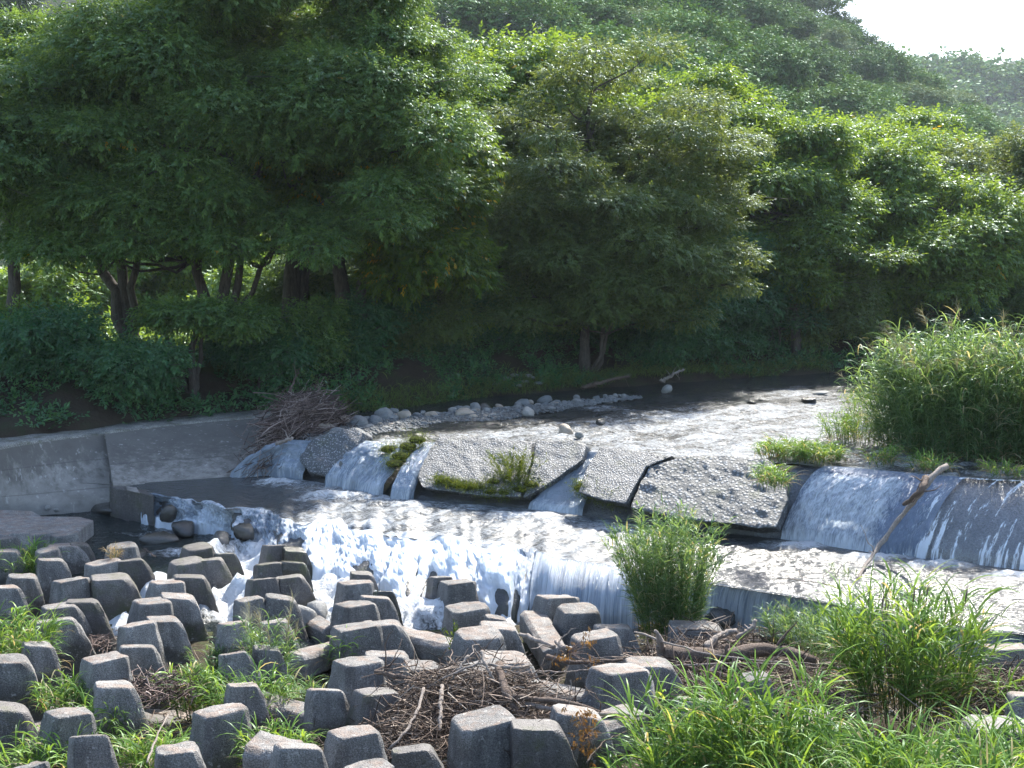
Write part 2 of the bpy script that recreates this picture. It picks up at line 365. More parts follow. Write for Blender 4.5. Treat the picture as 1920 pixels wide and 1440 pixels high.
# ================================================================ SETTING
L1 = [(400,812,2.25),(520,828,2.25),(590,832,2.28),(690,832,2.3),(760,838,2.3),(830,836,2.32),(1000,842,2.32),(1100,848,2.3),(1200,858,2.28),(1300,864,2.28),(1430,870,2.28),(1553,876,2.3),(1779,896,2.3),(1920,903,2.3),(2150,922,2.3),(2600,958,2.3),(3600,1040,2.3)]
L2 = [(150,905,1.5),(213,909,1.5),(417,895,1.55),(500,890,1.58),(570,900,1.58),(650,914,1.55),(735,932,1.5),(860,945,1.42),(1000,955,1.35),(1100,968,1.25),(1180,978,1.2),(1300,995,1.1),(1410,1005,1.05),(1459,1010,1.02),(1655,1039,1.0),(1920,1069,1.0),(2150,1097,1.0),(2600,1155,1.0),(3600,1290,1.0)]
L3 = [(150,905,1.5),(217,911,1.48),(287,928,1.45),(330,938,1.42),(433,953,1.37),(547,973,1.3),(700,995,1.25),(860,1020,1.2),(960,1037,1.15),(1040,1048,1.1),(1143,1062,1.08),(1312,1092,1.0),(1492,1120,1.0),(1807,1178,.97),(1920,1190,.97),(2150,1225,.97),(2600,1290,.97),(3600,1430,.97)]
L4 = [(150,965,.9),(287,980,.9),(330,998,.9),(433,1016,.86),(547,1058,.74),(700,1112,.62),(860,1146,.5),(960,1158,.42),(1040,1155,.38),(1143,1172,.33),(1312,1172,.3),(1492,1200,.28),(1807,1262,.25),(1920,1278,.25),(2150,1315,.25),(2600,1390,.25),(3600,1560,.25)]
class Line:
    def __init__(s, L):
        s.px = np.array([a[0] for a in L], float); s.W = np.array([tuple(at(*a)) for a in L])
    def at(s, px): return np.stack([np.interp(px, s.px, s.W[:, k]) for k in range(3)], -1)
W1, W2, W3, W4 = Line(L1), Line(L2), Line(L3), Line(L4)
def roughen(L, amp, za, seed, p0=300, p1=1060):
    px = np.unique(np.concatenate([L.px, np.arange(150, 1300, 6.)])); W = L.at(px); m = sstep(p0, p0 + 30, px) * sstep(p1, p1 - 60, px)
    W[:, 1] += (vnoise(px * .021, px * 0, seed) * 1.0 + vnoise(px * .06, px * 0, seed + 1) * .5) * amp * m; W[:, 2] += (vnoise(px * .03, px * 0, seed + 2) + vnoise(px * .09, px * 0, seed + 5) * .5) * za * m
    L.px, L.W = px, W
roughen(W3, .85, .12, 61); roughen(W4, 1.1, .0, 66)
def yline(L, x): return np.interp(x, L.W[:, 0], L.W[:, 1])
EDGE = np.array([(-400, 10.), (-60, 14.), (-30, 20.)] + [tuple(at(px, py, 2.35))[:2] for px, py in ((0, 822), (200, 800), (480, 776), (600, 774), (700, 768), (800, 756), (900, 742), (1000, 735), (1100, 726), (1250, 714), (1400, 705), (1540, 697), (1700, 690))] + [(40., 58.), (80., 70.), (400., 120.)])
def ye(x): return np.interp(x, EDGE[:, 0], EDGE[:, 1])
def ground_z(x, y):
    x = np.asarray(x, float); y = np.asarray(y, float)
    s = y - ye(x) + fbm(x * .5, y * .1, 3, 3) * .8
    up = 1.05 * sstep(-.1, 4.5, s) + .25 * sstep(-.1, .5, s)
    z = 2.25 + up + fbm(x * .6, y * .6, 4, 5) * .35 * sstep(0, 2, s)
    return np.where(s < 0, 2.25 - 2.6 * sstep(0, -2.2, s), z)
# far bank + valley floor, one sheet to the horizon
gx = np.concatenate([-np.geomspace(3000, 22, 26), np.arange(-20, 22, .22), np.geomspace(22, 3000, 26)])
gy = np.concatenate([np.arange(10, 52, .22), np.geomspace(52.5, 5000, 40)])
X, Y = np.meshgrid(gx, gy, indexing='ij'); Z = ground_z(X, Y)
# no far-bank ground on this side of the wall / weir: keep it low there
g = link('ground', mesh_np('ground', np.stack([X, Y, Z], -1).reshape(-1, 3), grid_faces(len(gx), len(gy)), None, True)); tag(g, kind='structure')
# meadow colour on the flat behind the bank, soil on the bank itself
def groundm():
    k = NT('bank_ground'); p = k.pos(); a = k.attr('field')
    soil = k.ramp(k.noise(p, 1.1, 6, .7), [(.3, (.018, .013, .009)), (.5, (.04, .031, .021)), (.6, (.03, .034, .016)), (.68, (.035, .045, .016)), (.78, (.12, .11, .09))])
    fld = k.ramp(k.noise(p, .9, 6, .75), [(.3, (.06, .11, .015)), (.55, (.15, .24, .03)), (.75, (.24, .32, .06))])
    return k.put(k.mix(a, soil, fld), .95, k.bump(k.noise(p, 7, 6, .7), 1, .12), .2)
S = (Y - ye(X)); fa = sstep(4, 8, S + fbm(X * .3, Y * .3, 3) * 4) * sstep(5, -1, X)
g.data.attributes.new('field', 'FLOAT', 'POINT').data.foreach_set('value', fa.ravel().astype(np.float32)); g.data.materials.append(groundm())
# near bank, rising towards the camera
def near_z(x, y):
    d = y + np.maximum(0, (x - 1) * .30)
    z = np.interp(d, [4, 8, 11.7, 15.3, 17, 19, 20.5, 24], [2.6, 1.6, .8, .46, .44, .38, -.25, -1.])
    z = z + .95 * sstep(-6.9, -8.8, x) * sstep(18, 20.5, y) * sstep(25.6, 24.2, y)
    return z
nx = np.arange(-16, 18, .12); ny = np.arange(5, 26.5, .12); X, Y = np.meshgrid(nx, ny, indexing='ij')
Z = near_z(X, Y) + fbm(X * 1.3, Y * 1.3, 4, 2) * .22
o = link('near_bank', mesh_np('near_bank', np.stack([X, Y, Z], -1).reshape(-1, 3), grid_faces(len(nx), len(ny)), M['soil'], True)); o['kind'] = 'structure'; o.name = 'river_bank'

def foamblobs(V, blobs, base=0.0):
    px, py = proj(V); f = np.full(len(V), base)
    for (bx, by, rx, ry, a) in blobs:
        f = np.maximum(f, a * np.exp(-(((px - bx) / rx) ** 2 + ((py - by) / ry) ** 2)) + base * .999)
    return f
# ---------------- upper river
cx = np.arange(-5.6, 34, .07); nv = 330
yc = yline(W1, cx); yf = ye(cx) + 1.2
tv = np.linspace(0, 1, nv)[None, :] ** 1.35
Y = yc[:, None] + (yf - yc)[:, None] * tv; X = np.repeat(cx[:, None], nv, 1)
far = (Y - yc[:, None]); calm = sstep(5.5, 2.2, (ye(X) - Y))
a = R(-28); XR = X * math.cos(a) - Y * math.sin(a); YR = X * math.sin(a) + Y * math.cos(a)
rif = .55 * sstep(-.5, .7, far) * (1 - calm) * sstep(13, 7.5, X)
Z = 2.30 + (fbm(XR * .9, YR * 2.0, 4, 11, .6) * .16 + np.abs(fbm(XR * 2.2, YR * 4.5, 3, 15)) * .11) * (.12 + rif) * (.5 + .5 * sstep(0, 1.2, far))
V = np.stack([X, Y, Z], -1).reshape(-1, 3)
px, py = proj(V)
fo = -.35 + .80 * sstep(4.0, 8.0, ye(V[:, 0]) - V[:, 1]) * sstep(12.5, 8, V[:, 0])  # broad white base: painted glare and sparkle on the riffle besides real foam
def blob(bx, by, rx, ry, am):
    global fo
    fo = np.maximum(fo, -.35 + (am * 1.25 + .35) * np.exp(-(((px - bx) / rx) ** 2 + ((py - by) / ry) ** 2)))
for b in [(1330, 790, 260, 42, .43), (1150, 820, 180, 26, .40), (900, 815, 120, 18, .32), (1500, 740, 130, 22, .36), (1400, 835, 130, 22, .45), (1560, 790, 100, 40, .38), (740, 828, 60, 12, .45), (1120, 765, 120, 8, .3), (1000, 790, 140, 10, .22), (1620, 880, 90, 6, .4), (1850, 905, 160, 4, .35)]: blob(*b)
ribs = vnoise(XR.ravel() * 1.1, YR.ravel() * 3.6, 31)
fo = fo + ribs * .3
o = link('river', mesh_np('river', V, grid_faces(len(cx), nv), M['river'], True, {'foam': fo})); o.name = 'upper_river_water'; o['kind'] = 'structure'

# ---------------- lofts
def loft(LA, LB, pa, pb, nu, nv, prof=None):
    A = LA.at(np.linspace(*pa, nu)); B = LB.at(np.linspace(*pb, nu))
    t = np.linspace(0, 1, nv)
    if prof: th, tz = prof(t)
    else: th = tz = t
    P = A[:, None, :2] + (B - A)[:, None, :2] * th[None, :, None]
    z = A[:, None, 2] + (B - A)[:, None, 2] * tz[None, :]
    V = np.concatenate([P, z[..., None]], -1)
    su = np.concatenate([[0], np.cumsum(np.linalg.norm(np.diff(A, axis=0), axis=1))])
    return V, su, t
def fallprof(t): return t ** .8 * 1.0, t ** 2.0 * .55 + t * .45
def curtprof(t): return 1 - (1 - t) ** 1.6 * 1.0, t ** 1.7
# shallow apron water
V, su, t = loft(W2, W3, (150, 3000), (150, 3000), 620, 110)
px, py = proj(V); X, Y = V[..., 0], V[..., 1]
a = R(35); XR = X * math.cos(a) + Y * math.sin(a); YR = -X * math.sin(a) + Y * math.cos(a)
V[..., 2] += fbm(XR * 2.0, YR * 4.5, 4, 21, .6) * .075 * sstep(.0, .12, t)[None, :] * sstep(1.0, .93, t)[None, :] * (.25 + .75 * sstep(430, 560, px)) * (1 - .6 * sstep(1500, 1700, px))
fo = -.5 + .92 * sstep(430, 600, px) * sstep(1420, 1150, px) + .27 * sstep(1150, 1420, px) * sstep(1900, 1500, px)  # raised base paints the apron's silvery sparkle as white, beyond its foam
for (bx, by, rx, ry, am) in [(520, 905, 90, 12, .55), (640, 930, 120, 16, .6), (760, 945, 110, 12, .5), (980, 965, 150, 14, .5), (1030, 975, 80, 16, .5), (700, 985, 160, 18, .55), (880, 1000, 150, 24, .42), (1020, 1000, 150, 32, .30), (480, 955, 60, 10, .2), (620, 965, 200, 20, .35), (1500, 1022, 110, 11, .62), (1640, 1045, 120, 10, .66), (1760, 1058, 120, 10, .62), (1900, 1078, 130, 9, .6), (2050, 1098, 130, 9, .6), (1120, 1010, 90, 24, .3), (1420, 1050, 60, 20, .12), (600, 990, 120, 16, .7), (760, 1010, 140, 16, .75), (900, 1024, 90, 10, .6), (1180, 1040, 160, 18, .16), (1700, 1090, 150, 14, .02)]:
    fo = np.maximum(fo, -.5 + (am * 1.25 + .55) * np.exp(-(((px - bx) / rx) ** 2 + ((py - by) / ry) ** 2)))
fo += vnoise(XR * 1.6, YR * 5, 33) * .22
lump = sstep(.35, .75, fo) * .05; V[..., 2] += lump * (1 + fbm(X * 9, Y * 9, 2, 4))
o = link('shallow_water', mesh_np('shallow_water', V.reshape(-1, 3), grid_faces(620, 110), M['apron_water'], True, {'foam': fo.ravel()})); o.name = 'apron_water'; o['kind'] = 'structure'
# lower river
gx = np.arange(-16, 18, .07); gy = np.arange(9, 26, .07); X, Y = np.meshgrid(gx, gy, indexing='ij')
yl = yline(W4, gx)
z4 = np.interp(gx, W4.W[:, 0], W4.W[:, 2])
d = (yl[:, None] + .35 - Y)                       # distance downstream of the drop
Z = z4[:, None] - np.clip(d, 0, 6) * .055 * sstep(5, -2, X) - .02 - .16 * np.maximum(0, d - 4.0)
V = np.stack([X, Y, Z], -1); px, py = proj(V)
fo = np.full(px.shape, -.5)
for (bx, by, rx, ry, am) in [(560, 1060, 170, 75, 1.6), (760, 1110, 190, 80, 1.7), (860, 1060, 200, 70, 1.5), (900, 1120, 120, 50, 1.1), (640, 1000, 120, 40, 1.1), (420, 1060, 90, 50, .9), (1000, 1165, 70, 22, .8), (960, 1140, 70, 40, 1.0), (300, 1130, 140, 48, 1.5), (230, 1170, 90, 45, 1.4), (450, 1110, 110, 60, 1.6), (600, 1150, 90, 40, 1.2), (270, 1000, 70, 8, .5), (330, 1035, 90, 12, .5), (1180, 1170, 60, 20, .4), (540, 1150, 90, 20, .5), (800, 1190, 80, 12, .35), (1360, 1175, 100, 10, .4)]:
    fo = np.maximum(fo, -.5 + (am + .5) * np.exp(-(((px - bx) / rx) ** 2 + ((py - by) / ry) ** 2)))
fs = sstep(.2, .8, fo)
V[..., 2] += fbm(X * 1.6, Y * 1.6, 5, 41, .6) * (.05 + .42 * fs) + np.abs(fbm(X * 4, Y * 4, 3, 45)) * .14 * fs
fo += vnoise(X * 2.2 + Y, Y * 2.2 - X, 37) * .3
keep = np.ones((len(gx), len(gy)), bool); keep = (Y < (yl[:, None] + .5))
Fq = grid_faces(len(gx), len(gy)); kf = keep.ravel(); Fq = Fq[kf[Fq].all(1)]
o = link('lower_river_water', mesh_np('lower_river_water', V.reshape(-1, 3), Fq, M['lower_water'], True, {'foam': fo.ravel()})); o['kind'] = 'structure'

# ---------------- falling water sheets
def fallm(name, su=7.0, tt=1.2, lo=.35, hi=.6, dark=(.03, .045, .06), white=(.84, .90, .97), rough=.12, emb=.05):
    k = NT(name); cb = k.n('ShaderNodeCombineXYZ'); k.l(k.math('MULTIPLY', k.attr('su'), su), cb.inputs[0]); k.l(k.math('MULTIPLY', k.attr('tt'), tt), cb.inputs[1])
    n = k.noise(cb.outputs[0], 1.0, 6, .72, .6)
    cb2 = k.n('ShaderNodeCombineXYZ'); k.l(k.math('MULTIPLY', k.attr('su'), su * 4), cb2.inputs[0]); k.l(k.math('MULTIPLY', k.attr('tt'), tt * 2.5), cb2.inputs[1])
    n2 = k.noise(cb2.outputs[0], 1.0, 5, .7, .2)
    s = k.math('ADD', k.math('MULTIPLY', n, .6), k.math('MULTIPLY', n2, .5))
    f = k.ramp(k.math('ADD', k.attr('foam'), k.math('SUBTRACT', s, .55)), [(lo, 0.), (hi, 1.)])
    nb = k.bump(s, 1.0, emb)
    k.put(dark, rough, nb, .6)
    fo = k.n('ShaderNodeBsdfDiffuse'); fo.inputs[0].default_value = (*white, 1); k.l(nb, fo.inputs['Normal'])
    tl = k.n('ShaderNodeBsdfTranslucent'); tl.inputs[0].default_value = (.78, .88, 1, 1)
    m0 = k.n('ShaderNodeMixShader'); m0.inputs[0].default_value = .4; k.l(fo.outputs[0], m0.inputs[1]); k.l(tl.outputs[0], m0.inputs[2])
    m2 = k.n('ShaderNodeMixShader'); k.l(f, m2.inputs[0]); k.l(k.b.outputs[0], m2.inputs[1]); k.l(m0.outputs[0], m2.inputs[2])
    k.l(m2.outputs[0], k.out.inputs[0]); return k.m
M['fall'] = fallm('waterfall_white', 5.5, 1.7, .38, .66, (.17, .21, .26), emb=.09)
M['curtain'] = fallm('waterfall_curtain', 9, .35, .30, .62, (.11, .15, .20), rough=.2, emb=.06)  # bluish base colour holds the sky's reflection in the glassy sheet
M['spill'] = fallm('spillway_foam', 10, 3.6, .36, .60, (.11, .15, .22), rough=.2, emb=.08)
def sheet(name, LA, LB, pa, pb, foam, mat, prof, nu=None, nv=60, amp=.04, off=(0, 0, 0), fs=3.0, ft=2.0, edge=True, lift=0.0, seed=0):
    nu = nu or max(30, int(abs(pa[1] - pa[0]) * .9))
    V, su, t = loft(LA, LB, pa, pb, nu, nv, prof)
    SU = np.repeat(su[:, None], nv, 1); TT = np.repeat(t[None, :], nu, 0)
    n = fbm(SU * fs, TT * ft, 4, seed, .6) * 2
    up = np.array([-.35, -.8, .5])
    e = np.minimum(1, np.minimum(np.linspace(0, 1, nu), np.linspace(1, 0, nu)) * 12)[:, None] if edge else 1
    V = V + (amp * n * sstep(0, .15, t)[None, :] + lift * np.ones((nu, nv)) * (e if edge else 1))[..., None] * up + np.array(off)
    V[..., 2] -= .22 * sstep(.9, 1, t)[None, :]
    fo_ = foam(SU, TT, *proj(V)) if callable(foam) else np.full(SU.shape, foam)
    o = link(name, mesh_np(name, V.reshape(-1, 3), grid_faces(nu, nv), mat, True, {'foam': fo_.ravel(), 'su': SU.ravel(), 'tt': TT.ravel() * np.linalg.norm(V[:, -1] - V[:, 0], axis=1).mean()}))
    o['kind'] = 'structure'; return o
# main cascade over the lower sill: thick white in the middle, glassy curtain to the right
def cfoam(su, tt, px, py):
    f = np.interp(px, [285, 330, 420, 520, 560, 640, 900, 1000, 1060, 1140, 1200, 3000], [.22, .42, .55, .40, .55, .80, .85, .52, .36, .38, .42, .42])
    return f + .5 * sstep(.75, 1, tt) * sstep(1150, 1050, px) - .15 * sstep(.1, 0, tt) * sstep(900, 1000, px)
sheet('cascade', W3, W4, (286, 1010), (262, 995), cfoam, M['fall'], fallprof, 800, 90, .13, (0, .07, .03), fs=2.3, ft=2.0, edge=False, seed=3).name = 'waterfall'
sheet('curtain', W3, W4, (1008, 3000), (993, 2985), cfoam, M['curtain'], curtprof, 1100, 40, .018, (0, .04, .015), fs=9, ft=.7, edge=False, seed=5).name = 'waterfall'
# falls through the gaps of the upper weir
sheet('gap_fall', W1, W2, (536, 598), (425, 566), lambda su, tt, px, py: .17 + .2 * sstep(.1, .6, tt), M['fall'], fallprof, 90, 60, .07, (0, 0, .02), 3, 2.5, lift=.12, seed=1).name = 'waterfall'
sheet('gap_fall2', W1, W2, (678, 790), (610, 716), lambda su, tt, px, py: .2 + .22 * sstep(.1, .6, tt), M['fall'], fallprof, 110, 60, .08, (0, 0, .02), 3, 2.5, lift=.14, seed=2).name = 'waterfall'
sheet('gap_fall3', W1, W2, (800, 826), (733, 772), lambda su, tt, px, py: .12 + .25 * sstep(.3, .7, tt), M['fall'], fallprof, 50, 50, .04, (0, 0, .02), 3, 2.5, lift=.16, seed=4).name = 'waterfall'
sheet('gap_fall4', W1, W2, (1098, 1134), (985, 1088), lambda su, tt, px, py: .12 + .3 * sstep(.5, 1., tt) + vnoise(su * 4, tt * 2, 3) * .4, M['fall'], None, 70, 50, .05, (0, 0, .0), 3, 2.5, lift=.06, seed=6).name = 'waterfall'
def rfoam(su, tt, px, py):
    top = sstep(.03, .22, tt + vnoise(su * 3, tt * 0, 2) * .12)
    f = np.interp(px + 88 * tt, [1540, 1560, 1700, 1740, 1790, 1830], [.26, .40, .38, .14, .22, -.25]) * top + .13
    return f + .2 * sstep(.9, 1, tt)
sheet('right_fall', W1, W2, (1545, 1812), (1461, 1726), rfoam, M['spill'], fallprof, 330, 90, .035, (0, 0, .02), 4, 3.5, lift=.04, seed=8).name = 'waterfall'
# thin film that breaks into streaks on the almost dry part of the spillway face
def filmm():
    k = NT('thin_film_streaks'); su, tt = k.attr('su'), k.attr('tt')
    def nz(a, b, d=4): cb = k.n('ShaderNodeCombineXYZ'); k.l(k.math('MULTIPLY', su, a), cb.inputs[0]); k.l(k.math('MULTIPLY', tt, b), cb.inputs[1]); return k.noise(cb.outputs[0], 1.0, d, .6, .35)
    n1 = nz(6.5, .75, 2); n2 = nz(34, 7, 4); n3 = nz(1.2, .5, 2)
    s = k.math('ADD', k.math('ADD', n1, k.math('MULTIPLY_ADD', n2, .36, -.18)), k.math('MULTIPLY_ADD', n3, .3, -.15))
    f = k.ramp(k.math('ADD', s, k.attr('foam')), [(.60, 0.), (.70, .95)])
    t = k.t; t.nodes.remove(k.b); tr = k.n('ShaderNodeBsdfTransparent'); gl = k.n('ShaderNodeBsdfGlossy'); gl.inputs['Roughness'].default_value = .25
    nb = k.bump(n2, 1., .03); k.l(nb, gl.inputs['Normal']); m0 = k.n('ShaderNodeMixShader'); m0.inputs[0].default_value = .07; k.l(tr.outputs[0], m0.inputs[1]); k.l(gl.outputs[0], m0.inputs[2])
    d = k.n('ShaderNodeBsdfDiffuse'); d.inputs[0].default_value = (.82, .88, .95, 1); tl = k.n('ShaderNodeBsdfTranslucent'); tl.inputs[0].default_value = (.78, .88, 1, 1); m1 = k.n('ShaderNodeMixShader'); m1.inputs[0].default_value = .35
    k.l(nb, d.inputs['Normal']); k.l(d.outputs[0], m1.inputs[1]); k.l(tl.outputs[0], m1.inputs[2])
    m2 = k.n('ShaderNodeMixShader'); k.l(f, m2.inputs[0]); k.l(m0.outputs[0], m2.inputs[1]); k.l(m1.outputs[0], m2.inputs[2]); k.l(m2.outputs[0], k.out.inputs[0]); return k.m
M['film'] = filmm()
sheet('film', W1, W2, (1780, 3000), (1690, 2910), lambda su, tt, px, py: -.02 + .06 * tt + .12 * sstep(1800, 1760, px) + .22 * sstep(.04, 0, tt), M['film'], fallprof, 700, 60, .006, (-.01, -.02, .015), 4, 2, False, .02, 12).name = 'waterfall'

# ---------------- weir bodies (concrete under the water)
def body(name, LA, LB, pa, pb, nu, mat, prof, push, thick, label, cat, mat2=None):
    V, su, t = loft(LA, LB, pa, pb, nu, 16, prof)
    V = V - np.array([0, 0, push]) + np.array([.05, .16, 0]); V[:, -1, 2] -= .35
    bk = V[:, :1].copy(); bk[:, :, :2] += np.array([.4, 1.0]) * thick; bk2 = bk.copy(); bk2[..., 2] -= 1.2
    V = np.concatenate([bk2, bk, V], 1); V[:, 3:-1] += (fbm(V[:, 3:-1, 0] * 3, V[:, 3:-1, 2] * 3, 3, 8) * .03)[..., None]
    me = mesh_np(name, V.reshape(-1, 3), grid_faces(nu, 18), mat, True)
    return tag(link(name, me), label, cat)
M['weir_wet'] = concrete('wet_weir_concrete', (.03, .03, .03), (.07, .07, .07), 50, .01, .3, moss=.5, vary=0, spec=.6)
M['weir_face'] = concrete('spillway_concrete', (.055, .06, .068), (.12, .125, .135), 34, .014, .33, vary=0, spec=.7)
wb = body('weir', W1, W2, (520, 1500), (430, 1410), 200, M['weir_wet'], fallprof, .14, .6, 'dark wet core of the upper weir under the tilted cobbled slabs', 'weir')
sp = body('spillway', W1, W2, (1500, 3200), (1410, 3110), 160, M['weir_face'], fallprof, .01, .5, 'dark sloping concrete spillway with a rounded crest, its far end almost dry', 'spillway')
sill = body('weir_sill', W3, W4, (286, 3000), (276, 2995), 200, M['weir_wet'], curtprof, .10, .3, 'low concrete sill that the lower cascade and the glassy curtain pour over', 'sill')
# left cheek of the sill (dry corner with a paler patch)
def prism(pts_top, zb, name, mat, bev=.02, parent=None, noise=.0, cuts=0, loc=None):
    bm = bmesh.new(); vs = [bm.verts.new(p) for p in pts_top]; f = bm.faces.new(vs)
    r = bmesh.ops.extrude_face_region(bm, geom=[f])
    for v in [v for v in r['geom'] if isinstance(v, bmesh.types.BMVert)]: v.co.z = zb if not callable(zb) else zb(v.co)
    bmesh.ops.recalc_face_normals(bm, faces=bm.faces)
    if bev: bmesh.ops.bevel(bm, geom=[e for e in bm.edges if e.calc_length() > bev * 3], offset=bev, segments=2, affect='EDGES', profile=.6)
    me = bpy.data.meshes.new(name); bm.to_mesh(me); bm.free(); me.materials.append(mat)
    return link(name, me, parent)
sc_ = prism([at(205, 912, 1.5), at(288, 930, 1.46), at(286, 915, 1.47), at(260, 903, 1.49), at(205, 903, 1.5)], .4, 'sill_corner', M['block_dark'], .02)
prism([at(238, 918.5, 1.512), at(262, 924.0, 1.512), at(256, 914, 1.514), at(236, 911, 1.514)], 1.495, 'pale_patch', M['wall'], .004, sc_)
tag(sc_, 'dark dry end of the sill against the retaining wall, with a pale patch', 'concrete sill')

# ---------------- retaining wall at the far left bank
def wall_section(name, top_front, base_front, thick_z, back, label, mat):
    t = thing(name, label, 'wall', (0, 0, 0))
    A = np.array([tuple(at(*p)) for p in top_front]); B = np.array([tuple(at(*p)) for p in base_front]); K = np.array([tuple(at(*p)) for p in back])
    n = len(A); nv = 14
    tt = np.linspace(0, 1, nv)
    V = A[:, None, :] + (B - A)[:, None, :] * tt[None, :, None]
    # refine along the length
    m = 60; s = np.linspace(0, n - 1, m); V = np.stack([np.stack([np.interp(s, range(n), V[:, j, k]) for k in range(3)], -1) for j in range(nv)], 1)
    AA = V[:, 0]; BB = V[:, -1]; KK = np.stack([np.interp(s, range(n), K[:, k]) for k in range(3)], -1)
    V[:, 1:-1, 1] += fbm(V[:, 1:-1, 0] * 1.3, V[:, 1:-1, 2] * 1.3, 3, 6) * .02
    low = BB.copy(); low[:, 2] -= .8
    face = np.concatenate([V, low[:, None]], 1)
    ac = Acc(); ac.add(face.reshape(-1, 3), grid_faces(m, nv + 1))
    backlow = KK.copy(); backlow[:, 2] -= 1.8
    ends = [(0, 1), (m - 1, -1)]
    for e, sg in ends:
        ac.add(np.array([AA[e], BB[e], low[e], backlow[e], KK[e]]), None, [[0, 1, 4], [1, 3, 4], [1, 2, 3]])
    link('wall_face', ac.mesh('wall_face', mat, False), t)
    dz = np.array([0, 0, thick_z]); fr = AA + np.array([0, -.03, 0])
    P = np.stack([fr - [0, 0, .12], fr + [0, -.0, .0], fr + dz * .5 + [0, .03, 0], fr + dz + [0, .08, 0], KK + dz, KK - [0, 0, .3]], 1)
    P[:, 1:5, 2] += (fbm(P[:, 1:5, 0] * 2, P[:, 1:5, 1] * 2, 3, 3) * .03)
    c = Acc(); c.add(P.reshape(-1, 3), grid_faces(m, 6))
    for e in (0, m - 1): c.add(P[e], None, [[0, 1, 2], [0, 2, 3], [0, 3, 4], [0, 4, 5]])
    link('coping', c.mesh('coping', M['coping'], False), t)
    return t
M['coping'] = concrete('mossy_coping_concrete', (.13, .125, .11), (.27, .26, .23), 40, .008, .85, moss=.55, vary=0)
wall_section('retaining_wall', [(-420, 900, 2.3), (-200, 866, 2.3), (0, 838, 2.3), (100, 824, 2.3), (207, 812, 2.3)], [(-420, 1020, 1.0), (-200, 985, 1.05), (0, 950, 1.1), (100, 948, 1.05), (205, 945, 1.0)], .03, [(-420, 878, 2.33), (-200, 848, 2.33), (0, 822, 2.33), (100, 810, 2.33), (207, 798, 2.33)], 'upright stained concrete retaining wall at the far left with a vertical joint', M['wall'])
wall_section('retaining_wall', [(196, 813, 2.32), (300, 800, 2.33), (400, 790, 2.35), (480, 784, 2.36), (556, 779, 2.37)], [(213, 912, 1.5), (300, 905, 1.5), (400, 899, 1.52), (462, 884, 1.6), (505, 848, 1.95)], .03, [(196, 799, 2.33), (300, 787, 2.36), (400, 777, 2.38), (480, 772, 2.4), (556, 771, 2.4)], 'battered concrete retaining wall ending under the reddish driftwood pile', M['wall'])
# flat ledge in front of the wall
lg = prism([at(-260, 975, 1.22), at(-260, 1060, 1.15), at(0, 1003, 1.12), (at(60, 1003, 1.1)), at(150, 993, 1.08), at(176, 975, 1.1), at(150, 968, 1.14), at(78, 967, 1.15), at(60, 957, 1.22), at(0, 955, 1.24)], .2, 'concrete_ledge', M['block'], .04)
tag(lg, 'flat grey concrete ledge at the foot of the left retaining wall', 'ledge')

# ---------------- tilted cobbled slabs of the upper weir
def facept(px, py):
    """point of the dam face seen at px,py"""
    ts = np.linspace(-.35, 1.5, 400); best = None
    a = W1.at(px + 90 * ts); b = W2.at(px - 90 * (1 - ts))
    P = a + (b - a) * ts[:, None]
    qx, qy = proj(P); i = int(np.argmin((qy - py) ** 2 + (qx - px) ** 2)); return Vector(P[i])
def slab(poly, name, label, mat, thick=.6, raise_=.12, rough=.03, seed=0, cuts=6, bev=.025, lay=0.0):
    P = [facept(*p) + Vector((-.05, -.12, .1)) * (raise_ / .12) for p in poly]
    # keep it planar-ish
    if lay:
        ys = [p[1] for p in poly]; P = [Vector((0, 0, CH)) + (q - Vector((0, 0, CH))) * (1 - lay * (p[1] - min(ys)) / (max(ys) - min(ys))) for p, q in zip(poly, P)]
    A_ = np.array([tuple(p) for p in P]); c_ = A_.mean(0); u_, s_, v_ = np.linalg.svd(A_ - c_); nn_ = v_[2]; A_ = A_ - ((A_ - c_) @ nn_)[:, None] * nn_ * .8; P = [Vector(a) for a in A_]
    bm = bmesh.new(); vs = [bm.verts.new(p) for p in P]; f = bm.faces.new(vs)
    r = bmesh.ops.extrude_face_region(bm, geom=[f])
    for v in [v for v in r['geom'] if isinstance(v, bmesh.types.BMVert)]: v.co += Vector((.25, .75, -.28)) * thick
    bmesh.ops.recalc_face_normals(bm, faces=bm.faces)
    bmesh.ops.bevel(bm, geom=bm.edges[:], offset=bev, segments=2, affect='EDGES', profile=.5)
    bmesh.ops.triangulate(bm, faces=bm.faces)
    for _ in range(cuts):
        es = [e for e in bm.edges if e.calc_length() > .085]
        if not es: break
        bmesh.ops.subdivide_edges(bm, edges=es, cuts=1); bmesh.ops.triangulate(bm, faces=[f for f in bm.faces if len(f.verts) > 3])
    bm.normal_update(); co = np.array([v.co[:] for v in bm.verts]); d = fbm3(co + seed, 2.2, 3, 4) * rough * .7 + fbm3(co + seed, 7, 4, 8) * rough * 1.1
    for v, k_ in zip(bm.verts, d): v.co += v.normal * float(k_)
    me = bpy.data.meshes.new(name); bm.to_mesh(me); bm.free(); me.materials.append(mat)
    me.polygons.foreach_set('use_smooth', np.ones(len(me.polygons), bool))
    return tag(link(name, me), label, 'concrete slab', 'tilted cobbled slabs along the upper weir')
slab([(606, 822), (640, 814), (678, 813), (697, 828), (664, 866), (642, 898), (585, 899), (572, 873), (586, 845)], 'weir_slab', 'short cobbled slab with a dark wet rim between the two left falls', M['slab'], .7, .2, .06, 1, bev=.1)
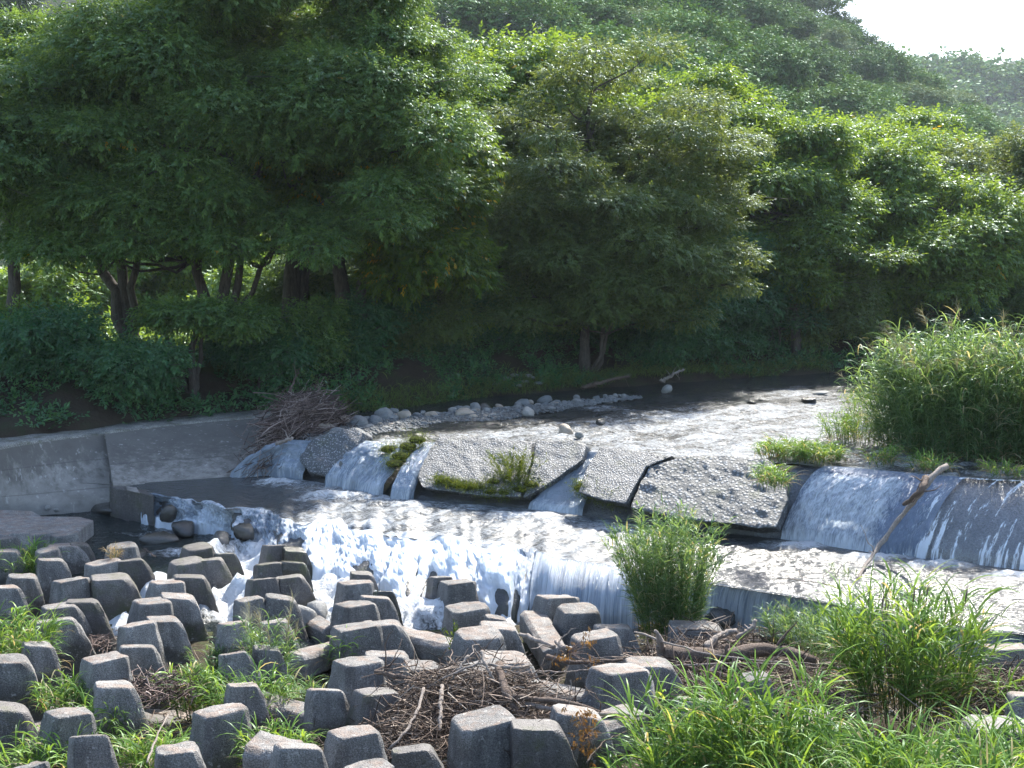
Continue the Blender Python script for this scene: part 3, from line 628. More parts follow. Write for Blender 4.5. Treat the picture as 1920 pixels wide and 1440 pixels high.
slab([(833, 832), (900, 832), (1006, 837), (1000, 880), (984, 946), (900, 940), (800, 925), (790, 905), (803, 866)], 'weir_slab', 'widest cobbled slab, with a bushy yellow-green plant at its lower right', M['slab'], .7, .2, .035, 5)
slab([(1012, 838), (1092, 840), (1106, 846), (1096, 876), (1030, 924), (988, 946), (1003, 885)], 'weir_slab', 'cobbled slab with a dark undercut right edge above the narrow chute', M['slab'], .7, .2, .03, 9)
slab([(1133, 851), (1200, 856), (1268, 866), (1216, 888), (1178, 958), (1135, 950), (1090, 932), (1105, 890)], 'weir_slab', 'smooth even cobbled slab right of the narrow chute, moss at its foot', M['slab'], .7, .2, .02, 13, lay=.02)
slab([(1222, 888), (1290, 868), (1370, 866), (1442, 872), (1475, 900), (1480, 950), (1459, 1003), (1420, 1003), (1373, 994), (1290, 985), (1186, 962), (1204, 920)], 'weir_slab', 'long broken cobbled slab with large embedded stones, beside the white spillway fall', M['slab_rough'], .8, .2, .028, 17, lay=.022)
# ================================================================ CONCRETE BLOCKS (tetrapods)
def sect(w, d, ch, n=40):
    """chamfered rectangle: 8 flat sides with slightly rounded corners"""
    c = ch * .5; k = [(1, 1 - c), (1 - c, 1), (-1 + c, 1), (-1, 1 - c), (-1, -1 + c), (-1 + c, -1), (1 - c, -1), (1, -1 + c)]
    k = np.array(k); out = []
    for i in range(8):
        a, b = k[i], k[(i + 1) % 8]
        for f in (.0, .07, .5, .93): out.append(a + (b - a) * f if f else a * .97 + (k[i - 1] + b) * .5 * .03)
    return np.array(out) * [w / 2, d / 2]
def leg_mesh(kind, seed, arm=False):
    """a block's leg, cap width 1; top at z=0 going down to -H"""
    rs = np.random.RandomState(seed); n = 32
    ch = rs.uniform(.42, .62) if not arm else .6
    H = 2.3 if not arm else 1.5
    zs = np.concatenate([[0, .0, .012, .035, .07], np.linspace(.14, H, 16)])
    ins = np.concatenate([[.0, .90, .955, .985, 1.0], np.ones(16)])
    rings = []
    tl, tr, tf, tb = (.20, .24, .16, .12) if kind == 'A' else (.10, .50, .12, .14)
    if arm: tl = tr = tf = tb = .12
    tl += rs.uniform(-.04, .04); tr += rs.uniform(-.06, .06)
    tipx, tipy = rs.uniform(-.03, .03), rs.uniform(-.08, .02)
    P0 = sect(1, .86 if kind == 'A' else .8, ch, n)
    for z, k in zip(zs, ins):
        t = z / 1.3; tt = t if kind == 'A' or arm else (t ** .78 if t > 0 else 0)
        flare = .10 * max(0, t - .85) ** 1.5 * (2 if not arm else 1)
        x = P0[:, 0] * max(k, .02); y = P0[:, 1] * max(k, .02)
        x = x + np.where(x > 0, tr * tt, tl * t * -1) * np.abs(P0[:, 0]) * 2 + np.sign(x) * flare
        y = y + np.where(y > 0, tb * t, -tf * t) * np.abs(P0[:, 1]) * 2 + np.sign(y) * flare
        zz = -z - (.02 * (x * (1.5 if kind == 'B' else .3) + y * 0) if z < .1 else 0)
        rings.append(np.stack([x + 0 * z, y, np.full(n, 0) + zz], 1))
    V = np.concatenate(rings)
    # tilt of the cap
    w_ = np.clip(1 + V[:, 2] / .5, 0, 1); V[:, 2] += (V[:, 0] * tipx * 2 + V[:, 1] * tipy * 2) * w_ - (.07 * np.maximum(V[:, 0] + .5, 0) ** 1.5 * w_ * (V[:, 0] > -.5) if kind == 'B' else 0)
    dis = fbm3(V + seed * 3.7, 3.0, 3, seed) * .06 + fbm3(V + seed, 11, 2, seed + 3) * .022
    dirv = np.stack([V[:, 0], V[:, 1], np.zeros(len(V))], 1); dirv /= np.linalg.norm(dirv, axis=1)[:, None] + .05
    V += dirv * dis[:, None]; V[:, 2] += dis * .5 * (V[:, 2] > -.08)
    # chipped corners
    for _ in range(3):
        j = rs.randint(0, n); zc = rs.choice([0, 0, rs.uniform(.2, .9)]); c = V[(4 * n) + j].copy(); c[2] = -zc
        d = np.linalg.norm(V - c, axis=1); r = rs.uniform(.06, .14); V -= dirv * (np.clip(1 - d / r, 0, 1) * r * .35)[:, None]
    m = len(zs); i = np.arange(m - 1)[:, None] * n; j = np.arange(n)[None, :]
    V[:n] = V[:n].mean(0) + (V[n:2 * n] - V[n:2 * n].mean(0)) * .02; V[:n, 2] = V[n:2 * n, 2].mean()
    if arm: V[-n:, :2] = V[-n:, :2] * .02
    Q = np.stack([(i + j).ravel(), (i + n + j).ravel(), (i + n + (j + 1) % n).ravel(), (i + (j + 1) % n).ravel()], 1)
    return V, Q
def mk_leg(kind, seed):
    V, Q = leg_mesh(kind, seed); me = mesh_np('upright_leg', V, Q, M['block'], True); me.set_sharp_from_angle(angle=R(24)); return me
def mk_arm(seed):
    V, Q = leg_mesh('A', seed, True)
    # lay it down: leg axis (-z) -> +x
    V2 = np.stack([-V[:, 2] * -1, V[:, 1], V[:, 0]], 1); V2 = np.stack([1.5 + V[:, 2], V[:, 1], V[:, 0]], 1)
    return mesh_np('splayed_leg', V2 * np.array([1, 1, 1]), Q[:, ::-1], M['block'], True)
LEGS = {('A', i): mk_leg('A', 10 + i) for i in range(6)}; LEGS.update({('B', i): mk_leg('B', 30 + i) for i in range(6)})
ARMS = [mk_arm(50 + i) for i in range(3)]
def mat_variant(me, mat):
    c = me.copy(); c.materials[0] = mat; return c
VAR = {}
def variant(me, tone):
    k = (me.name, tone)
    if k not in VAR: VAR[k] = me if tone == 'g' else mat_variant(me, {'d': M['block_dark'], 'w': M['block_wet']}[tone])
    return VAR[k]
def zcap(px, py):
    z = float(np.interp(py, [985, 1020, 1060, 1100, 1150, 1200, 1300, 1370, 1440], [1.22, 1.2, 1.17, 1.15, 1.2, 1.32, 1.62, 1.85, 2.1]))
    if px > 560 and py < 1180: z -= .12 * float(sstep(560, 640, px))
    return z
# px, py of the cap's middle, cap width in px, kind, tone, label
B = [
(7,1008,46,'A','g','block cut by the left edge of the picture, behind the tall grass tuft'),
(6,1030,50,'B','g','rounded block at the left edge under the tall grass tuft'),
(38,1000,36,'A','g','small block half hidden behind the upper left grass tuft'),
(121,1000,44,'A','g','pale block just in front of the tip of the concrete ledge'),
(118,1020,50,'B','g','leaning pale block below the ledge tip, right of the upper left tuft'),
(88,1030,38,'A','g','small block touching the right side of the upper left tuft'),
(148,1018,28,'B','d','narrow dark block at the edge of the black pool'),
(94,1047,42,'B','g','block with a long right slope below the upper left tuft'),
(229,1022,50,'A','g','lone block standing in water at the edge of the black pool'),
(193,1053,60,'A','g','block with a dry grass sprig behind its right corner'),
(242,1048,46,'B','d','tall brownish block right of the dry grass sprig'),
(203,1079,60,'B','d','brown block with green moss low on its right side, beside white water'),
(42,1078,46,'B','g','sloping block above the bright left grass clump'),
(10,1098,46,'B','g','rounded block at the left edge above the bright grass clump'),
(133,1086,60,'A','g','upright block with a bluish left face in the left cluster'),
(152,1124,52,'B','d','brown block with a mossy foot at the narrow white channel'),
(110,1133,56,'B','g','low rounded block behind the big block on the channel bank'),
(100,1160,66,'B','g','big rounded block beside the bright left grass clump'),
(70,1205,50,'B','g','pale sloping block low behind the bright left grass clump'),
(370,1024,52,'A','d','brown block at the top of the middle left row, in white water'),
(350,1051,60,'A','d','brown block second from the top of the middle left row'),
(391,1047,46,'B','d','dark sloping block touching the white rapids in the middle left row'),
(421,1036,36,'B','w','wet black block end sloping into the rapids'),
(354,1078,54,'B','d','rounded brown block overlapping the rapids, third in its row'),
(313,1090,60,'A','g','grey block left of the rounded brown block beside the rapids'),
(331,1115,54,'B','g','block with a thin twig in front and moss at its foot'),
(285,1126,66,'A','g','upright block with a bluish face behind the twig'),
(304,1158,54,'B','g','long sloping block beside a feathery grass head'),
(258,1169,68,'A','g','flat topped block in the lower part of the middle left row'),
(257,1209,58,'B','g','rounded block with a pale streak, above brown leaf litter'),
(197,1232,72,'A','g','blue faced block at the lower end of the middle left row'),
(212,1280,66,'B','g','large rough rounded block beside the brown leaf litter'),
(8,1232,66,'B','g','shaded block at the left edge under drooping grass'),
(0,1320,84,'B','d','large dark rounded block at the lower left edge'),
(130,1334,82,'A','g','tall block with a reddish top in the lower left corner'),
(166,1376,64,'B','g','block with a pale reddish top in front of the tall one in the lower left'),
(48,1437,44,'A','g','block top just showing at the bottom edge, lower left'),
(413,1330,92,'A','g','large clean upright block between two grass strips near the bottom'),
(455,1281,56,'B','g','reddish topped block with a long right slope, overgrown by grass'),
(436,1222,50,'B','g','low rounded block deep in the middle grass strip'),
(498,1212,46,'B','g','small rounded block with straw on top in the grass strip'),
(437,1167,50,'A','g','pale upright block left of the tall feathery grass'),
(512,1163,44,'B','g','block with a long pale slope behind the tall feathery grass'),
(467,1122,52,'A','g','block with a bluish left face behind the tips of the feathery grass'),
(525,1117,50,'B','g','rounded grey block beside the rapids, right of the feathery grass'),
(492,1085,52,'A','d','brown block in the rapids row, left of the tallest grass head'),
(541,1079,46,'B','d','high dark block with white water on its right'),
(503,1056,52,'A','d','flat dark block near the top of the rapids row'),
(549,1052,44,'B','w','black block with green moss on its top in the rapids'),
(515,1022,40,'A','d','dark splashed block below the glassy part of the cascade'),
(551,1028,38,'B','w','wet splashed block leaning right under the cascade'),
(676,1072,36,'B','d','pointed block tip behind the centre row, surrounded by white foam'),
(666,1091,60,'A','g','block at the upper end of the centre row, white foam on its left'),
(704,1117,54,'B','g','block with a brown leaf on top in the centre row'),
(719,1107,28,'B','w','thin wet black block end right of the one with the brown leaf'),
(666,1131,74,'A','g','block under the leaf topped one, left column of the centre row'),
(668,1173,82,'A','g','wide block with grass shoots at its left, centre row'),
(712,1166,62,'B','g','rounded block sloping to the saddle, centre row'),
(723,1223,72,'B','g','low rounded block above the bare branch end, centre row'),
(672,1238,82,'A','g','tallest block of the centre row with lichen specks'),
(706,1295,80,'A','d','dark block left of the heap of dead sticks'),
(664,1370,92,'A','g','block with a diamond shaped pink speckled top near the bottom edge'),
(690,1437,96,'A','g','broad block top cut by the bottom edge, centre'),
(826,1081,42,'A','d','dark block behind the lone pale block in the foam'),
(858,1090,62,'A','g','lone pale block standing at the edge of the white foam'),
(875,1137,74,'A','g','tall block below the lone pale one, right centre row'),
(929,1155,34,'B','g','small block end tucked behind the reddish topped block'),
(931,1170,60,'B','g','reddish topped block, right centre row'),
(898,1186,84,'A','g','block behind a small yellow-green sprig'),
(944,1228,82,'B','g','long block with a bare branch lying across it'),
(908,1250,92,'A','g','block half buried behind the heap of dead sticks'),
(905,1345,112,'A','g','largest front block, right against the heap of dead sticks'),
(1000,1355,84,'B','d','dark block sloping right under the forked branch'),
(1045,1118,72,'A','g','pointed pale double block in front of the curtain fall, left half'),
(1084,1140,72,'A','g','pale double block in front of the curtain fall, right half'),
(1114,1190,84,'A','g','block with withered brown leaves hanging on its front'),
(1148,1172,66,'B','g','block sloping right behind the withered brown leaves'),
(1162,1252,106,'A','g','large bluish block behind the long thin branches'),
(1213,1238,78,'B','g','block at the cut end of the thick brown log'),
(1298,1168,84,'B','g','rounded block between the slender willow shrub and the driftwood'),
(1415,1268,54,'A','g','narrow block standing in the driftwood under the thick log'),
(1520,1340,90,'A','g','low block half hidden between the two foreground reed clumps'),
(1888,1212,80,'A','g','pale block beside the curtain fall at the right edge'),
(1862,1356,110,'A','d','broad dark block under the brush pile at the lower right'),
(1940,1300,90,'B','g','block at the right edge behind the brush pile'),
(770,1400,70,'B','d','dark block under the heap of dead sticks'),
(1080,1330,84,'B','g','low pale block behind the dangling withered twigs'),
(560,1395,80,'B','g','flat low block left of the diamond topped one'),
(330,1400,70,'B','g','low block overgrown by grass left of the large clean one'),
(610,1290,60,'B','g','low pale block behind the grass left of the tallest one'),
(1310,1310,80,'B','g','block hidden low behind the front reed clump'),
(790,1245,60,'B','g','low saddle shaped block behind the heap of dead sticks'),
]
rng = random.Random(11)
blocks = []
for i, (px, py, wpx, kind, tone, lab) in enumerate(B):
    z = zcap(px, py); P = at(px, py, z); wd = wpx * P.y / F
    az = math.atan2(P.x, P.y)
    rz = R(24 if kind == 'A' else 8) - az + R(rng.uniform(-5, 5))
    corr = 1 / (abs(math.cos(rz + az)) + .75 * abs(math.sin(rz + az)) * .8)
    s = wd * (corr if kind == 'A' else corr * 1.02)
    t = thing('concrete_block', lab, 'concrete block', tuple(P), rz, 'concrete armour blocks stacked along the near bank')
    s = min(max(s * 1.11, .30), .85)
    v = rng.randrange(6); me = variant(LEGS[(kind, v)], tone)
    sx = s * rng.uniform(.97, 1.03)
    link('upright_leg', me, t, (0, 0, 0), (R(rng.uniform(-5, 5)), R(rng.uniform(-6, 6)), R(rng.uniform(-3, 3))), (sx, sx * rng.uniform(.9, 1.1), max(sx, .46) * rng.uniform(.95, 1.05)))
    for k, a in enumerate((R(95), R(215), R(335))):
        ar = variant(ARMS[k], tone)
        sa = .44
        link('splayed_leg', ar, t, (math.cos(a) * .05, math.sin(a) * .05, -max(.95, s * 1.7)), (0, R(12), a + R(rng.uniform(-12, 12)) - (0 if kind == 'A' else .3)), (sa * 1.15, sa, sa * .9))
    blocks.append(t)
# horizontal connecting beams that show between the blocks
BEAM = [((470, 1330), (655, 1372), 1.05, .24, 'flat concrete beam running from the grass to the diamond topped block'),
        ((545, 1250), (640, 1215), .72, .20, 'short pale concrete beam behind the tallest centre block'),
        ((735, 1205), (890, 1230), .62, .26, 'thick rounded concrete saddle left of the sprig block'),
        ((950, 1300), (1150, 1330), 1.0, .26, 'pale concrete saddle behind the long thin branches'),
        ((1000, 1160), (1040, 1230), .7, .24, 'concrete saddle under the short broken branch'),
        ((1000, 1420), (1190, 1350), 1.35, .26, 'concrete saddle with withered twigs hanging over it'),
        ((470, 1425), (560, 1432), 1.5, .28, 'flat concrete beam at the bottom edge left of the centre'),
        ((560, 1155), (620, 1190), .62, .2, 'low concrete beam by the round boulders')]
for a, b, z, r, lab in BEAM:
    A, Bv = at(*a, z), at(*b, z); dv = Bv - A; L = dv.length
    V, Q = leg_mesh('A', int(a[0]), True); V = np.stack([(1.5 + V[:, 2]) / 1.5, V[:, 1], V[:, 0]], 1)
    V = V * np.array([L, r * 1.7, r * 1.5]); V[:, 2] -= .05
    bm_ = link('concrete_beam', mesh_np('concrete_beam', V, Q[:, ::-1], M['block'], True), None, tuple(A), (0, 0, math.atan2(dv.y, dv.x)))
    tag(bm_, lab, 'concrete beam', 'connecting beams of the armour blocks')
# ================================================================ ROCKS
def rock_mesh(seed, flat=.65, ang=0.0):
    bm = bmesh.new(); bmesh.ops.create_icosphere(bm, subdivisions=3, radius=1)
    co = np.array([v.co[:] for v in bm.verts]); d = 1 + fbm3(co + seed * 5.1, .9, 2, seed) * .55 + fbm3(co + seed, 2.6, 3, seed) * .12
    rs = np.random.RandomState(seed); 
    if ang:
        for _ in range(7):
            nrm = rs.normal(size=3); nrm /= np.linalg.norm(nrm); h = (co * d[:, None]) @ nrm; lim = rs.uniform(.6, .85); d = np.where(h > lim, d * (1 - ang + ang * lim / np.maximum(h, .01)), d)
    for v, k in zip(bm.verts, d): v.co *= float(k)
    for v in bm.verts: v.co.z *= flat
    me = bpy.data.meshes.new('stone'); bm.to_mesh(me); bm.free(); me.materials.append(M['rock']); me.polygons.foreach_set('use_smooth', np.ones(len(me.polygons), bool)); return me
ROCKS = [rock_mesh(i, .55 + .07 * (i % 4), .8 * (i % 2)) for i in range(8)]
RV = {}
def rock(name, px, py, wpx, z, label, group=None, mat='rock', hz=1.0, sink=.3, cat='stone'):
    P = at(px, py, z); r = wpx * P.y / F / 2; v = rng.randrange(8)
    if name == 'boulder': v |= 1
    if (v, mat) not in RV:
        RV[(v, mat)] = ROCKS[v] if mat == 'rock' else mat_variant(ROCKS[v], M[mat])
    o = link(name, RV[(v, mat)], None, (P.x, P.y, z + r * .5 * hz * (1 - sink)), (R(rng.uniform(-12, 12)), R(rng.uniform(-12, 12)), rng.uniform(0, 6.28)), (r, r * rng.uniform(.75, 1.1), r * hz))
    return tag(o, label, cat, group)
GB = 'stones of the gravel bar'
for px, py, w_, m, lab in [(638, 798, 38, 'rock_tan', 'rounded tan boulder at the right edge of the reddish driftwood'), (612, 811, 36, 'rock_tan', 'flat brown boulder at the foot of the reddish driftwood'), (720, 787, 34, 'rock', 'tall pale angular boulder on the gravel bar'), (672, 801, 32, 'rock', 'dark blue-grey flat boulder on the gravel bar'), (704, 796, 26, 'rock', 'grey pyramid shaped boulder left of the tall pale one'), (760, 787, 32, 'rock_tan', 'round tan boulder right of the tall pale one'), (632, 818, 30, 'rock', 'low grey boulder nearest the first waterfall'), (810, 784, 26, 'rock_tan', 'tan boulder in the middle of the gravel bar'), (868, 782, 34, 'rock_tan', 'flat orange-tan slab of stone on the gravel bar'), (890, 771, 26, 'rock', 'pale boulder on the back edge of the gravel bar'), (908, 769, 20, 'rock_wet', 'dark stone beside the pale one at the back of the gravel bar'), (850, 778, 20, 'rock', 'dark grey stone left of the orange-tan slab'), (990, 778, 22, 'rock', 'pale blue stone alone in the shallows'), (1022, 755, 28, 'rock', 'flat mossy stone near the end of the gravel bar'), (980, 760, 24, 'rock', 'brown flat stone on the back edge of the bar'), (1060, 814, 34, 'rock_tan', 'lone pale boulder standing in the riffle'), (1086, 821, 22, 'rock', 'small flat stone right of the lone pale boulder'), (1252, 735, 24, 'rock', 'pale boulder alone at the far edge of the riffle'), (1535, 740, 34, 'rock', 'broad pale rock in the riffle near the tall reeds'), (1518, 751, 30, 'rock_wet', 'dark flat rock in front of the broad pale one'), (1410, 756, 24, 'rock_wet', 'dark flat rock in the middle of the bright riffle'), (1125, 797, 22, 'rock_wet', 'small black rock in the riffle'), (782, 826, 26, 'rock_wet', 'black rock at the lip of the second waterfall')]:
    rock('river_stone', px, py, w_ * (1.12 if px < 1050 else 1), 2.33, lab, None, m, .4 if px > 1400 else 1.0, .25)
for i in range(120):
    t = rng.random() ** .8; px = 615 + t * 560
    cy_ = np.interp(px, [600, 700, 800, 900, 1000, 1100, 1250], [800, 793, 786, 776, 766, 755, 740]); hw = np.interp(px, [600, 900, 1180], [19, 11, 5])
    py = cy_ + rng.uniform(-1, 1) * hw
    rock('river_stone', px, py, rng.uniform(8, 24) * (1 - .35 * t), 2.31, 'small grey stone among the boulders of the gravel bar', GB, rng.choice(['rock', 'rock', 'rock', 'rock_tan']), 1, .1)
for i in range(40):
    px = rng.uniform(900, 1560); py = np.interp(px, [900, 1560], [800, 735]) + rng.uniform(-12, 50)
    rock('river_stone', px, py, rng.uniform(6, 13), 2.27, 'small wet stone breaking the surface of the riffle', 'stones breaking the riffle', 'rock_wet', .8, .3)
# gravel under the stones
gp = [at(px, py, 2.34) for px, py in [(560, 800), (570, 822), (625, 826), (700, 812), (800, 802), (900, 790), (1000, 774), (1100, 760), (1200, 747), (1200, 742), (1100, 748), (1000, 758), (900, 768), (800, 775), (700, 780), (600, 782)]]
n = len(gp) // 2; top = np.array([tuple(p) for p in gp[:n]]); bot = np.array([tuple(p) for p in gp[n:][::-1]])
s = np.linspace(0, n - 1, 160); A = np.stack([np.interp(s, range(n), top[:, k]) for k in range(3)], -1); Bb = np.stack([np.interp(s, range(n), bot[:, k]) for k in range(3)], -1)
tv = np.linspace(0, 1, 24); V = A[:, None] + (Bb - A)[:, None] * tv[None, :, None]
V[..., 2] += (np.sin(tv * math.pi)[None, :] * .12 - .05) * (np.sin(np.linspace(0.15, math.pi - .02, 160)) ** .5)[:, None] + fbm(V[..., 0] * 3, V[..., 1] * 3, 3, 2) * .06
o = link('gravel_bar', mesh_np('gravel_bar', V.reshape(-1, 3), grid_faces(160, 24), M['gravel'], True)); tag(o, kind='structure')
# thousands of pebbles: one mass
def pebbles(name, pts, r0, r1, mat, seed):
    rs = np.random.RandomState(seed); n = len(pts)
    base = np.array([(1, 0, 0), (0, 1, 0), (-1, 0, 0), (0, -1, 0), (0, 0, .6), (0, 0, -.6), (.7, .7, .3), (-.7, .7, -.2)], float)[:6]
    tri = np.array([(0, 1, 4), (1, 2, 4), (2, 3, 4), (3, 0, 4), (1, 0, 5), (2, 1, 5), (3, 2, 5), (0, 3, 5)])
    r = rs.uniform(r0, r1, n)[:, None, None]; a = rs.uniform(0, 6.28, n); c, s_ = np.cos(a), np.sin(a)
    b = base[None] * rs.uniform(.6, 1.2, (n, 6, 1)); x = b[..., 0] * c[:, None] - b[..., 1] * s_[:, None]; y = b[..., 0] * s_[:, None] + b[..., 1] * c[:, None]
    V = np.stack([x, y, b[..., 2]], -1) * r + np.asarray(pts)[:, None]
    me = mesh_np(name, V.reshape(-1, 3), (tri[None] + np.arange(n)[:, None, None] * 6).reshape(-1, 3), mat, True)
    o = link(name, me); o['kind'] = 'stuff'; return o
rs_ = np.random.RandomState(3)
idx = rs_.randint(0, 160 * 24, 5200); pts = V.reshape(-1, 3)[idx] + rs_.normal(0, .05, (5200, 3)) * [1, 1, .2]
pebbles('gravel', pts, .02, .06, M['rock'], 4)
# wet boulders in the cascade and dry boulders among the blocks
for px, py, w_, z, lab, m, hz in [(318, 975, 34, 1.15, 'black boulder under the left lip of the cascade', 'rock_wet', 1.5), (345, 1000, 50, 1.0, 'wet mossy boulder in the left cascade', 'rock_wet', 1.1), (298, 1022, 86, .85, 'broad flat mossy rock beside the black pool', 'rock_wet', .6), (415, 1022, 46, .95, 'wet brown rock at the foot of the left cascade', 'rock_wet', 1.), (460, 1012, 52, 1.0, 'dark boulder splashed by the cascade above the rapids', 'rock_wet', 1.3), (580, 1028, 48, .95, 'flat wet boulder in the foam under the cascade', 'rock_wet', .9), (897, 1095, 78, .75, 'black boulder in the foam behind the lone pale block', 'rock_wet', 1.0), (922, 1135, 70, .55, 'low wet rock awash in foam behind the reddish topped block', 'rock_wet', .7), (1128, 1158, 90, .35, 'big black wet boulder at the foot of the curtain fall', 'rock_wet', 1.2), (1355, 1165, 80, .5, 'black wet rock under the glassy curtain behind the driftwood', 'rock_wet', .8), (568, 1170, 62, .75, 'round grey boulder right of the feathery grass', 'rock', 1.2), (592, 1160, 60, .75, 'egg shaped boulder leaning on the round grey one', 'rock', 1.), (608, 1192, 44, .6, 'small boulder left of the centre row', 'rock', 1.), (215, 968, 120, .85, 'dark brown rock shelf between pool and ledge', 'rock_wet', .5), (190, 935, 40, 1.0, 'mossy stone in the corner of the retaining walls', 'rock_wet', 1.2), (250, 1045, 90, .8, 'flat wet rock in the shallows left of the brown row', 'rock_wet', .5), (90, 955, 14, 1.12, 'small pale stone near the ledge', 'rock', 1), (105, 958, 12, 1.1, 'tiny pale stone near the ledge', 'rock', 1)]:
    rock('boulder', px, py, w_, z - .12, lab, None, m, hz, .25, 'boulder')
# ================================================================ FOLIAGE
def unit(v): return v / (np.linalg.norm(v, axis=-1, keepdims=True) + 1e-9)
def leaves_np(P, A, N, k, L, Wd, step, ang, rs, droop=.25, a0=None):
    """sprigs at P along A (normal N): k leaflets each. returns V,Q,rnd"""
    S = len(P); B = unit(np.cross(N, A)); N = unit(np.cross(A, B))
    j = np.arange(k); sgn = np.where(j % 2 == 0, 1.0, -1.0)
    pos = P[:, None] + A[:, None] * (j * step)[None, :, None]
    th = ang * (1 - .5 * j / k)
    D = A[:, None] * np.cos(th)[None, :, None] + B[:, None] * (np.sin(th) * sgn)[None, :, None]
    D = D + rs.normal(0, .22, D.shape); D[..., 2] -= droop; D = unit(D)
    Nn = N[:, None] + rs.normal(0, .35, D.shape); Sd = unit(np.cross(Nn, D))
    ln = (L * rs.uniform(.7, 1.25, (S, k)))[..., None]; wd = ln * (Wd / L)
    up = unit(np.cross(D, Sd))
    v0 = pos; v1 = pos + D * ln * .45 + Sd * wd; v2 = pos + D * ln - up * ln * .12; v3 = pos + D * ln * .45 - Sd * wd
    V = np.stack([v0, v1, v2, v3], 2).reshape(-1, 3); Q = np.arange(len(V)).reshape(-1, 4)
    rr = np.repeat(np.clip((rs.rand(S) * .68 + .06)[:, None] + rs.normal(0, .07, (S, k)), 0, .82), 4)
    return V, Q, rr
def pad_sprigs(c, r, n, rs, shell=.55, up=.25):
    d = unit(rs.normal(size=(n, 3)) + np.array([0, 0, up])); rad = rs.uniform(shell, 1.05, n)[:, None]
    lump = 1 + .25 * vnoise(d[:, 0] * 3 + c[0], d[:, 1] * 3 + d[:, 2] * 2 + c[1], 7)[:, None]
    P = c + d * r * rad * lump
    A = unit(d * np.array([1, 1, .35]) + rs.normal(0, .35, (n, 3)) + np.array([0, 0, -.15]))
    N = unit(np.array([0, 0, 1.]) + d * .5 + rs.normal(0, .3, (n, 3)))
    return P, A, N
def crown_np(pads, rs, dens=60, k=8, L=.14, Wd=.025, step=.05, ang=.9, droop=.25, hot=0.0):
    Ps, As, Ns = [], [], []
    for c, r in pads:
        area = (r[0] * r[1] + r[0] * r[2] + r[1] * r[2]) * 4.2
        n = max(6, int(area * dens)); P, A, N = pad_sprigs(np.array(c), np.array(r), n, rs); Ps.append(P); As.append(A); Ns.append(N)
    P, A, N = map(np.concatenate, (Ps, As, Ns))
    V, Q, rr = leaves_np(P, A, N, k, L, Wd, step, ang, rs, droop)
    if hot:
        S = len(P); m = rs.rand(S) < hot; mm = np.repeat(m, k * 4) & (np.repeat(rs.rand(S * k), 4) < .7); rr[mm] = rs.uniform(.90 if hot > .02 else .975, 1.0, mm.sum())
    return V, Q, rr
def make_pads(rs, n, R_, pr, flat=.45, low=-.6, inner=.35):
    """pads in an ellipsoid of radii R_, centred at the origin"""
    out = []
    for i in range(n):
        for _ in range(60):
            d = unit(rs.normal(size=3)); 
            if d[2] > low: break
        rad = rs.uniform(.72, .98) if rs.rand() > inner else rs.uniform(.2, .7)
        c = d * np.array(R_) * rad; s = rs.uniform(*pr) * (1.15 - .35 * max(0, d[2]))
        out.append((c, np.array([s * rs.uniform(.8, 1.25), s * rs.uniform(.8, 1.25), s * flat * rs.uniform(.75, 1.3)])))
    return out
def wig(a, b, n, amp, rs, sag=0.0):
    t = np.linspace(0, 1, n)[:, None]; a = np.array(a, float); b = np.array(b, float)
    P = a + (b - a) * t; L = np.linalg.norm(b - a)
    w_ = np.cumsum(rs.normal(0, 1, (n, 3)), 0); w_ -= w_[0] + (w_[-1] - w_[0]) * t
    P += w_ * amp * L / n ** .5; P[:, 2] += (t[:, 0] * (1 - t[:, 0])) * sag * L
    return P
def trunk_np(base, stems, pads, rs, r0=.22, fork=.3, center=None, minr=.012):
    ac = Acc()
    tops = []
    for (tp, rr) in stems:
        P = wig(base + rs.normal(0, .08, 3) * [1, 1, 0], tp, 12, .05, rs); rad = np.linspace(rr, rr * .35, 12); rad[0] *= 1.35
        ac.tube(P, rad, 9); tops.append((P, rad))
    for c, r in pads:
        # attach to the stem point that is nearest below
        best = None
        for P, rad in tops:
            d = np.linalg.norm(P[3:] - c, axis=1) + np.maximum(0, P[3:, 2] - c[2] + .3) * 3
            i = int(np.argmin(d)) + 3
            if best is None or d[i - 3] < best[0]: best = (d[i - 3], P[i], rad[i])
        L = np.linalg.norm(best[1] - c); rr = min(best[2] * .6, .02 + L * .018)
        P = wig(best[1], c, 8, .10, rs, -.08 if c[2] > best[1][2] else .1); ac.tube(P, np.linspace(rr, minr, 8), 5)
        for _ in range(3):
            e = c + rs.normal(0, 1, 3) * r * .7; ac.tube(wig(P[5], e, 4, .1, rs), np.linspace(minr * 1.2, minr * .5, 4), 4)
    return ac
